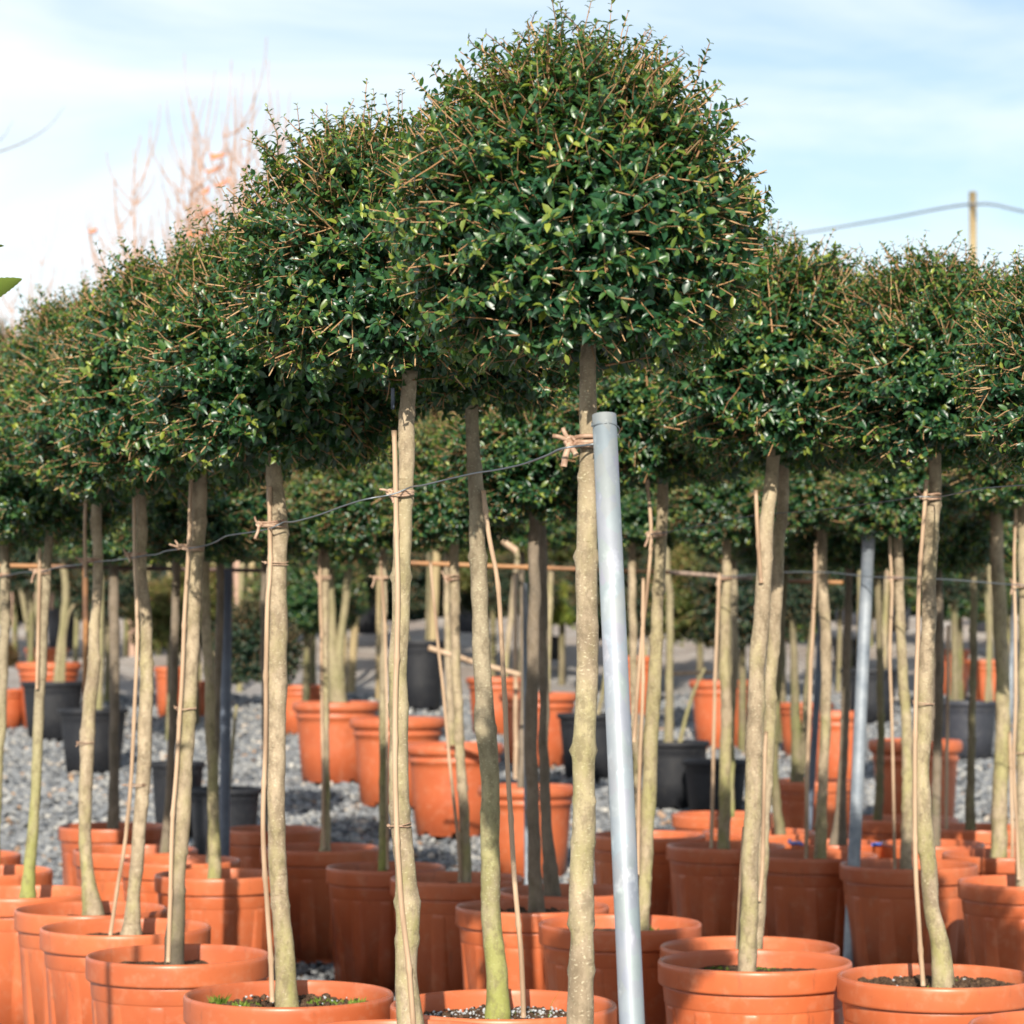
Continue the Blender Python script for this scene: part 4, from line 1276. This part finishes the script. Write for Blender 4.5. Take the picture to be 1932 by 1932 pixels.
back_pot('red pot peeping out left of the tall orange one', 1520, 1326, 108, 'round', [[(1530, 1250, 8), (1525, 1330, 9)]], None, 15, 'bark_dark')
back_pot('wide red pot with rounded rim behind the right front trunk', 1727, 1396, 176, 'round', [[(1768, 1080, 14), (1764, 1250, 16), (1760, 1400, 20)]], ('b', 1765, 1020, 200), 16, 'bark_dark', hr=1.1)
back_pot('dark slate pot right of the right front trunk', 1825, 1323, 118, 'grey', [[(1868, 1130, 10), (1862, 1325, 12)]], None, 17, 'bark_lime')
back_pot('far orange pot behind the slate pot, right of the right front trunk', 1862, 1245, 82, 'round', [[(1870, 1140, 10), (1868, 1250, 11)]], ('a', 1850, 1090, 110), 18, 'bark_lime', hr=1.05)
back_pot('tall orange pot partly behind the dark trunk at far right', 1800, 1225, 60, 'round', [[(1795, 1140, 6), (1800, 1230, 7)]], None, 19, 'bark_lime', hr=1.5)
back_pot('blue-black pot left of the old steel post in the far gravel', 1600, 1205, 66, 'black', [[(1600, 1110, 5), (1600, 1210, 6)]], None, 20, 'bark', hr=.8)
back_pot('blue-black pot seen through the trunks right of the old steel post', 1640, 1262, 112, 'black', [[(1672, 1100, 9), (1665, 1270, 11)]], None, 21, 'bark')
back_pot('black pot at far left with yellow-green trunk rising from it', 100, 1286, 120, 'black', [[(118, 1040, 16), (124, 1130, 18), (112, 1230, 17), (108, 1290, 20)], [(140, 1140, 8), (124, 1180, 10), (118, 1230, 12)]], ('b', 120, 985, 170), 22, 'bark_lime')
back_pot('black pot on the gravel between the knobbly left trunks', 176, 1337, 132, 'black', [[(190, 1050, 14), (190, 1180, 15), (186, 1340, 18)]], ('a', 190, 990, 190), 23, 'bark_lime')
back_pot('low orange pot behind the left black pot', 92, 1250, 122, 'round', [[(70, 1130, 8), (80, 1262, 10)]], None, 24, 'bark_lime', hr=1.0)
back_pot('small far orange pot above the left black pot', 88, 1222, 84, 'round', [[(35, 1080, 12), (48, 1160, 12), (60, 1222, 14)], [(72, 1100, 10), (66, 1180, 10), (62, 1222, 12)]], None, 25, 'bark_lime')
back_pot('orange pot at the left edge under the rust-brown bush', 10, 1300, 80, 'round', [[(8, 1240, 8), (10, 1300, 10)]], ('rust', 8, 1240, 62), 26, 'bark_dark')
back_pot('black pot left of the slate-blue post', 335, 1437, 104, 'black', [[(318, 1330, 3), (317, 1440, 4)]], None, 27, 'bark_lime', hr=1.3)
back_pot('wide black pot under the slate-blue post', 424, 1487, 142, 'black', [[(446, 1330, 7), (440, 1400, 9), (430, 1490, 12)]], ('dark', 484, 1225, 185), 28, 'bark_lime', hr=.95)
back_pot('orange pot left of the dark ball shrub', 322, 1258, 62, 'round', [[(322, 1200, 5), (322, 1260, 6)]], ('olive', 318, 1175, 165), 29, 'bark', hr=1.5)
back_pot('orange pot partly behind the leaning caned trunk', 378, 1285, 58, 'round', [[(378, 1220, 5), (378, 1290, 6)]], ('dark', 395, 1180, 110), 30, 'bark', hr=1.2)
back_pot('big black pot right of the front bound trunk in the far gravel', 793, 1208, 100, 'black', [[(752, 1130, 7), (775, 1212, 9)], [(808, 1090, 9), (806, 1210, 10)]], None, 31, 'bark_moss', hr=1.3)
back_pot('orange pot glimpsed right of the steel pole', 1200, 1238, 70, 'round', [[(1236, 1120, 6), (1215, 1240, 8)]], ('dark', 1215, 1160, 110), 32, 'bark', hr=1.6)
back_pot('dark slate pot on the earth bank at far left', 120, 1150, 70, 'grey', [[(110, 1090, 5), (112, 1150, 6)]], None, 33, 'bark_lime', hr=1.1)
back_pot('second dark slate pot on the earth bank, right of the first at far left', 190, 1152, 70, 'grey', [[(180, 1090, 5), (185, 1150, 6)]], None, 34, 'bark_lime', hr=1.1)
back_pot('slate pot on the bank right of the mossy trunk', 880, 1128, 62, 'grey', [[(880, 1060, 5), (882, 1130, 6)]], ('olive', 890, 1070, 80), 35, 'bark_lime', hr=1.1)
back_pot('far black pot on the bank left of the front bound trunk', 690, 1128, 62, 'black', [[(690, 1070, 5), (690, 1130, 6)]], None, 36, 'bark_lime', hr=1.1)
back_pot('far pot with bright lime shrub, behind the thin standing cane', 1040, 1200, 50, 'black', [[(1040, 1150, 5), (1040, 1200, 6)]], ('lime', 1030, 1140, 100), 37, 'bark_lime', hr=.9)
back_pot('slate pot high on the bank behind the old steel post', 1602, 1112, 64, 'grey', [[(1640, 1060, 5), (1602, 1112, 6)]], None, 38, 'bark_lime', hr=1.2)
back_pot('slate pot high on the bank between the two right front trunks', 1690, 1118, 62, 'grey', [[(1700, 1060, 5), (1690, 1118, 6)]], None, 39, 'bark_lime', hr=1.2)
back_pot('slate pot at far right on the bank', 1862, 1118, 66, 'grey', [[(1850, 1060, 5), (1862, 1118, 6)]], ('a', 1880, 1060, 90), 40, 'bark_lime', hr=1.2)

# stakes/straight stems of the plants beyond, each one its own
STK = 'pale timber stakes standing on the bank'
stk = [('leftmost', 150, 20, 'bark_lime'), ('second', 285, 12, 'bark_lime'), ('third', 315, 10, 'timber'), ('fourth', 352, 12, 'bark_lime'), ('stake right of the leaning caned trunk', 402, 18, 'timber')]
labs = ['stout pale stake between the two leftmost knobbly trunks', 'thin pale stake right of the splayed-cane trunk', 'thin pinkish stake left of the leaning caned trunk', 'yellowish stake behind the leaning caned trunk', 'wide pale stake just left of the slate-blue post',
        'broad yellowish stake left of the weedy-pot trunk', 'slim yellow stake beside the broad one left of the weedy-pot trunk', 'tall pale stake behind the forked stems', 'yellow tapering stake right of the forked stems', 'slanting yellowish stake right of the front bound trunk',
        'wide pale stake behind the slanting cane', 'pale stake right of the old steel post at far right', 'slim stake left of the old steel post', 'pinkish stake behind the thick two-tone trunk', 'short yellow stake right of the right front trunk', 'stake glimpsed between the twin trunks and the old post']
sx_ = [(150, 1040, 14, 22), (285, 1035, 12, 22), (318, 1040, 12, 23), (350, 1035, 13, 22), (402, 1030, 18, 21), (458, 1045, 18, 21), (480, 1045, 20, 22), (648, 1030, 22, 21), (680, 1050, 24, 21), (716, 1090, 14, 20), (828, 1010, 26, 22), (1680, 1040, 12, 20), (1622, 1040, 12, 20), (1855, 1110, 12, 19), (1806, 1130, 10, 19), (1590, 1040, 13, 21)]
for lab, (x, y, wd, Dd) in zip(labs, sx_):
    y, wd = min(y, 1040) - 60, wd * .62
    a = P(x, y, Dd)
    o = link('stake', trunk_mesh('stake_mesh', [(Vector((random.uniform(-.08, .08), 0, gz(Dd) - .05 - a.z)), wd * .55 * Dd / F), (Vector((0, 0, 0)), wd * .45 * Dd / F)], int(x), M['timber' if x % 4 < 2 else 'bark_lime'], 10, .05, .3), None, a)
    tag(o, lab, 'stake', STK)

# shrubs and hedge trees on the bank that close the view behind the rows
sh = [('dark bush low on the bank behind the splayed-cane trunk', 'dark', 205, 1110, 170, 20), ('dark bush low on the bank right of the slate-blue post', 'dark', 640, 1085, 190, 22), ('dark bush low on the bank right of the front bound trunk', 'dark', 850, 1090, 200, 23),
      ('dark bush low on the bank right of the grey-brown trunk', 'dark', 1110, 1075, 170, 23), ('dark bush low between old steel post and right front trunk', 'dark', 1700, 1085, 180, 22), ('dark bush low on the bank at the right edge', 'dark', 1930, 1110, 150, 22),
      ('dark round bush standing between the forked stems and the weedy-pot trunk', 'a', 578, 1130, 210, 17.5), ('dense bush behind the dark leaning trunk', 'dark', 1400, 1130, 250, 17), ('small olive bush by the leaning caned trunk', 'olive', 322, 1170, 120, 17.5),
      ('dark bush left of the thick two-tone trunk', 'dark', 1800, 1080, 150, 18), ('dark bush behind the green-footed trunk', 'dark', 1475, 1120, 180, 17.5), ('dark bush at the left between thin trunks', 'dark', 60, 1060, 170, 20), ('low dark bush behind the thin standing cane', 'dark', 985, 1110, 150, 21), ('yellow-green bush between mossy and nearest trunks', 'lime', 1060, 1150, 110, 21.5),
      ('low dark bush right of the nearest trunk', 'dark', 1165, 1160, 140, 21), ('low dark bush behind the old steel post', 'dark', 1600, 1090, 190, 21),
      ('dark conifer-like bush behind the forked stems', 'dark', 590, 1100, 210, 19), ('broad green bush behind the twin trunks', 'a', 1460, 1150, 190, 20), ('olive bush left of the slate-blue post on the bank', 'olive', 370, 1130, 150, 18.5),
      ('green bush on the bank behind the steel pole', 'dark', 1180, 1100, 230, 20), ('green bush behind the right front trunk on the bank', 'a', 1810, 1110, 190, 20), ('green bush behind the left knobbly trunks', 'dark', 240, 1060, 200, 24),
      ('large dark bush behind the nearest trunk', 'dark', 1060, 1030, 300, 23), ('olive bush behind the mossy trunk', 'olive', 930, 1060, 190, 22), ('wide olive bush right of the steel pole', 'olive', 1320, 1080, 260, 21), ('dark bush far right of the bank', 'dark', 1900, 1040, 300, 24),
      ('dark bush at far left of the bank', 'dark', 30, 1030, 260, 24), ('dark bush behind the left caned trunks', 'dark', 420, 1010, 330, 26), ('dark bush behind the front bound trunk', 'dark', 760, 1010, 330, 25), ('dark bush behind the old steel post', 'dark', 1640, 1010, 340, 25), ('dark bush behind the right twin trunks', 'dark', 1400, 1000, 360, 27)]
for i, (lab, mk, x, y, wd, Dd) in enumerate(sh):
    base = P(x, y, Dd)
    cz = base.z
    base.z = gz(Dd)
    rt = thing('shrub', lab, 'shrub', base, 'bushes on the earth bank')
    s_ = wd * .5 * Dd / F / .25
    c_ = link('crown', CR[mk], rt, (0, 0, cz - base.z))
    c_.scale = (s_, s_, s_ * .95)
    c_.rotation_euler = (0, 0, i * 1.1)
    link('trunk', trunk_mesh('shrub_trunk_mesh', [(Vector((0, 0, -.05)), .03), (Vector((0, 0, max(.1, cz - base.z))), .02)], i, M['bark_moss'], 8, .08, .4), rt)

# far olive hedge at the left, seen above the row
for i, (x, y, wd, Dd, mk) in enumerate([(-60, 720, 260, 34, 'olive'), (60, 745, 240, 35, 'olive'), (170, 770, 220, 36, 'olive'), (0, 880, 380, 33, 'olive'), (180, 930, 360, 34, 'olive'), (420, 900, 420, 37, 'dark'), (760, 920, 420, 37, 'dark')]):
    base = P(x, y, Dd)
    cz = base.z
    base.z = gz(Dd)
    lab = ['olive-green tree top at the left frame edge', 'olive-green tree top just right of the left frame edge', 'olive-green tree top above the far end of the front row', 'low olive bush mass behind the leftmost crowns', 'low olive bush mass behind the second leftmost crown', 'far dark bush behind the left crowns', 'far dark bush behind the middle crowns'][i]
    rt = thing('far_tree', lab, 'tree', base, 'trees beyond the nursery')
    s_ = wd * .5 * Dd / F / .25
    c_ = link('crown', CR[mk], rt, (0, 0, cz - base.z))
    c_.scale = (s_, s_, s_)
    link('trunk', trunk_mesh('far_trunk_mesh', [(Vector((0, 0, -.1)), .09), (Vector((0, 0, cz - base.z)), .06)], i, M['bark_moss'], 8, .25, .9), rt)

# ------------------------------------------------------------------ bare saplings against the sky
def sapling(label, x, ytop, spread, nst, Dd, seed, bark_='bark_orange', base_y=620, tape=0, r0=.026, name='bare_tree'):
    g = random.Random(seed)
    base = P(x, base_y, Dd)
    zg = gz(Dd)
    org = Vector((base.x, Dd, zg))
    rt = thing(name, label, 'tree', org, 'bare trees against the sky')
    top = P(x, ytop, Dd).z - zg
    pxm = Dd / F
    # trunk
    fork = (base.z - zg) * .8
    link('trunk', trunk_mesh('sapling_trunk_mesh', [(Vector((0, 0, -.1)), r0 * 1.6), (Vector((g.uniform(-.05, .05), 0, fork * .5)), r0 * 1.3), (Vector((0, 0, fork)), r0)], seed, M[bark_], 10, .1, .5), rt)
    PLs, Rs = [], []
    K = 14
    for i in range(nst):
        sx0 = g.uniform(-1, 1)
        ht = top * g.uniform(.62, 1.0) if i else top
        bow = sx0 * spread * pxm
        pts = []
        ph, am = g.uniform(0, 6), g.uniform(.02, .07)
        for k in range(K):
            s = k / (K - 1)
            xx = bow * math.sin(min(1, s * 1.5) * PI / 2) * (1 - .25 * s * s) + am * math.sin(4 * s + ph) + am * .5 * math.sin(11 * s + ph)
            pts.append((xx, g.uniform(-.02, .02) + bow * .3 * math.sin(ph) * s, fork + (ht - fork) * s))
        PLs.append(pts)
        Rs.append([r0 * .62 * (1 - .88 * k / (K - 1)) + .003 for k in range(K)])
        for j in range(4):          # side twigs
            s = g.uniform(.25, .9)
            k = int(s * (K - 1))
            p = np.array(pts[k])
            dx = g.choice([-1, 1]) * g.uniform(.15, .5)
            dz = g.uniform(.3, .9)
            PLs.append([tuple(p + np.array([dx * math.sin(q / (K - 1) * PI / 2) * .7, 0, dz * (q / (K - 1)) ** 1.2])) for q in range(K)])
            Rs.append([r0 * .24 * (1 - .8 * q / (K - 1)) + .0025 for q in range(K)])
    V, Fq = tubes(np.array(PLs), np.array(Rs), 6)
    link('branches', mesh_np('branches_mesh', V, [(Fq, 0)], [M[bark_]]), rt)
    for i in range(tape):
        pl = PLs[g.randrange(len(PLs))]
        p = Vector(pl[g.randrange(4, 11)])
        q = p + Vector((g.uniform(.06, .22), -.01, g.uniform(-.05, .12)))
        link('dead_leaf', tube_mesh('dead_leaf_mesh', [p, (p + q) / 2 + Vector((0, 0, -.02)), q], [.012, .022, .006], M['tape'], 5, .04), rt)
    return rt


sapling('bare pinkish sapling clump, leftmost and bowed outward', 255, 255, 72, 13, 24, 3, tape=9)
sapling('bare pinkish sapling right of the bowed one', 330, 250, 60, 12, 24.5, 5, tape=7)
sapling('tallest dense bare sapling in the clump', 455, 110, 90, 20, 24, 8, tape=9)
sapling('bare sapling just left of the tallest', 395, 180, 55, 11, 25, 9, tape=5)
sapling('slim bare sapling at the right end of the clump', 520, 220, 35, 7, 24.5, 12, tape=2)
sapling('thin pale post-like sapling at the far left', 78, 500, 20, 3, 30, 14, base_y=660)
sapling('faint bare sapling right of the pale thin one', 100, 385, 30, 3, 34, 15, base_y=660, r0=.02)
sapling('pale stump-like sapling beside the left frame edge', 32, 540, 16, 3, 32, 16, base_y=660)
sapling('wispy bare sapling between the far-left ones and the clump', 170, 430, 45, 4, 36, 17, base_y=640, r0=.018)
# overhanging twig from the left, standing tree out of frame
rt = thing('bare_tree', 'faint bare branch reaching in from the upper left edge', 'tree', (P(-200, 300, 20).x, 20, gz(20)), 'bare trees against the sky')
b0 = Vector((P(-200, 300, 20).x, 20, gz(20)))
link('trunk', tube_mesh('bare_trunk_mesh', [Vector((0, 0, -.1)), Vector((.03, 0, 2)), P(-200, 300, 20) - b0], [.06, .05, .03], M['bark_dark'], 10, .2), rt)
link('branch', tube_mesh('bare_branch_mesh', [P(-200, 320, 20) - b0, P(-60, 300, 20) - b0, P(30, 275, 20) - b0, P(90, 240, 20) - b0, P(122, 200, 20) - b0], [.014, .006, .005, .003, .0012], M['bark_dark'], 6, .05), rt)
link('branch', tube_mesh('bare_branch_mesh', [P(-60, 300, 20) - b0, P(0, 265, 20) - b0, P(24, 228, 20) - b0], [.005, .003, .0012], M['bark_dark'], 6, .05), rt)

# distant wood closing the horizon: one mass
fw = crown_mesh('wood_crown', 91, 260, r=.25, up=.26, dn=.25, lm='leaf_dark', leaf=.05, pruned=.02, long_tips=20, lpn=9, side=3, limbs=3)
nv = len(fw.vertices)
co = np.empty(nv * 3, dtype=np.float32)
fw.vertices.foreach_get('co', co)
co = co.reshape(-1, 3)
tn_ = np.empty(nv, dtype=np.float32)
fw.attributes['tint'].data.foreach_get('value', tn_)
ft_ = np.array([tuple(p.vertices) for p in fw.polygons if len(p.vertices) == 3])
fq_ = np.array([tuple(p.vertices) for p in fw.polygons if len(p.vertices) == 4])
parts = []
for i in range(17):
    Dd = 44 + (i % 3) * 3
    c = P(-150 + i * 135, 1080 - (i * 37) % 50, Dd)
    sc = np.array([7.0, 7.0, 6.4 + (i * 13) % 5 * .3]) * 1.0
    parts.append((co * sc * (1 if i % 2 else -1) ** 0 + np.array(c), [(ft_, 0), (fq_, 0)], tn_))
V, Fs, T_ = join_parts(parts)
o = link('far_wood', mesh_np('far_wood_mesh', V, Fs, [M['leaf_dark']], True, T_))
o['kind'] = 'stuff'
o['label'] = 'dark far-off wood closing the view beyond the nursery'

# utility pole with cable
Dp = 42
a = P(1835, 362, Dp)
ft = Vector((a.x, a.y, gz(Dp)))
up_ = thing('utility_pole', 'tan wooden utility pole rising behind the right crowns', 'pole', ft)
link('shaft', tube_mesh('shaft_mesh', [Vector((0, 0, -.2)), a - ft], [.075, .058], M['timber'], 14, .5), up_)
link('bracket', tube_mesh('bracket_mesh', [P(1828, 386, Dp) - ft, P(1844, 386, Dp) - ft], .03, M['wire'], 8, .1), up_)
ow = link('power_cable', tube_mesh('power_cable_mesh', [P(1180, 478, 58), P(1480, 444, 52), P(1660, 415, 47), P(1834, 385, Dp - .1), P(1932, 399, 40), P(2100, 432, 37)], .021, M['steel_old'], 8, .5))
tag(ow, 'pale blue cable strung from the utility pole across the sky', 'cable')

# ------------------------------------------------------------------ laurel shrub just outside the left edge, two leaves reach in
Dl = 4.6
lb = Vector((P(-160, 900, Dl).x, Dl, 0))
la = thing('laurel_shrub', 'laurel with two big serrated leaves poking in at the left edge', 'shrub', lb)
link('stem', tube_mesh('laurel_stem_mesh', [Vector((0, 0, -.02)), Vector((.01, 0, .6)), P(-150, 700, Dl) - lb, P(-90, 560, Dl) - lb, P(-40, 500, Dl) - lb], [.010, .009, .006, .004, .0025], M['bark_green'], 8, .03), la)


def big_leaf(p0, p1, wd, roll, seed):
    p0, p1 = p0 - lb, p1 - lb
    ax = (p1 - p0)
    Ln = ax.length
    ax.normalize()
    up = Vector((0, math.sin(roll), math.cos(roll)))
    up = (up - ax * up.dot(ax)).normalized()
    sd_ = ax.cross(up)
    V, Fq = [], []
    n = 26
    for i in range(n + 1):
        s = i / n
        wdt = wd * (math.sin(PI * s ** .8) ** .8 if 0 < s < 1 else 0) * (1 + (.07 if i % 2 else -.04))
        c = p0 + ax * Ln * s + up * (.10 * Ln * math.sin(s * PI) - .02 * Ln * s)
        V += [c - sd_ * wdt + up * wdt * .35, c, c + sd_ * wdt + up * wdt * .35]
        if i:
            b = (i - 1) * 3
            Fq += [(b, b + 1, b + 4, b + 3), (b + 1, b + 2, b + 5, b + 4)]
    me = mesh_np('laurel_leaf_mesh', np.array([list(v) for v in V]), [(np.array(Fq), 0)], [M['leaf']], True, np.full(len(V), .84))
    return link('leaf', me, la)


big_leaf(P(-70, 585, Dl), P(42, 525, Dl), .020, .9, 1)
big_leaf(P(-95, 505, Dl), P(8, 462, Dl), .020, .4, 2)

# ------------------------------------------------------------------ setting : ground and gravel
xs = np.concatenate([np.linspace(-400, -12, 14), np.linspace(-10, 10, 61), np.linspace(12, 400, 14)])
ys = np.concatenate([np.linspace(-60, 3, 10), np.linspace(3.4, 36, 130), np.linspace(40, 700, 20)])
V = np.array([(x, y, gz(y) + (noise.noise((x * 1.1, y * 1.1, 0)) * .022 + noise.noise((x * 5, y * 5, 2)) * .010) * (1 if 3 < y < 30 else .2) - .012 + max(0, min(1, (y - 21) / 5)) * noise.noise((x * .7, y * .9, 7)) * .22) for y in ys for x in xs])
nx_ = len(xs)
Fq = np.array([(j * nx_ + i, j * nx_ + i + 1, (j + 1) * nx_ + i + 1, (j + 1) * nx_ + i) for j in range(len(ys) - 1) for i in range(nx_ - 1)])
o = link('ground', mesh_np('ground_mesh', V, [(Fq, 0)], [M['ground']]))
o['kind'] = 'structure'

gN = 46000
yy = np.sqrt(rng.uniform(5.6 ** 2, 20.5 ** 2, gN))
keep_ = rng.uniform(size=gN) < np.where(yy > 15, .75, 1)
yy = yy[keep_]
xx = rng.uniform(-1, 1, len(yy)) * (yy * .205 + .15)
sz = rng.uniform(.009, .021, len(yy)) * np.where(yy > 13, 1.25, 1)
zz = np.array([gz(y) for y in yy]) + rng.uniform(-.010, .012, len(yy))
V, Fi = crumbs(np.stack([xx, yy, zz], 1), sz, .38, .8)
tn = np.clip(rng.normal(.5, .22, len(yy)), 0, .96)
tn[rng.uniform(size=len(yy)) < .022] = 1.0
o = link('gravel', mesh_np('gravel_mesh', V, [(Fi, 0)], [M['stone']], False, np.repeat(tn, 12)))
o['kind'] = 'stuff'
o['label'] = 'loose blue-grey crushed gravel between the pots'

# fallen leaves lying on the gravel
fN = 420
fy = np.sqrt(rng.uniform(5.6 ** 2, 18 ** 2, fN))
fx = rng.uniform(-1, 1, fN) * (fy * .205 + .1)
fz = np.array([gz(y) for y in fy]) + .022
ax_ = rng.normal(size=(fN, 3)) * np.array([1, 1, .25])
V, Ft, Fq2, tt2 = leaf_arrays(np.stack([fx, fy, fz], 1), ax_, np.tile([0, 0, 1.], (fN, 1)) + rng.normal(0, .3, (fN, 3)), rng.uniform(.025, .05, fN), rng.uniform(.014, .028, fN), rng.uniform(.5, 2, fN), rng.uniform(.2, 1, fN))
o = link('fallen_leaves', mesh_np('fallen_leaves_mesh', V, [(Ft, 0), (Fq2, 0)], [M['twig']], True, tt2))
o['kind'] = 'stuff'
o['label'] = 'scattered dry brown leaves on the gravel'

for o in bpy.data.objects:
    for k in ('_D', '_zs'):
        if k in o:
            del o[k]
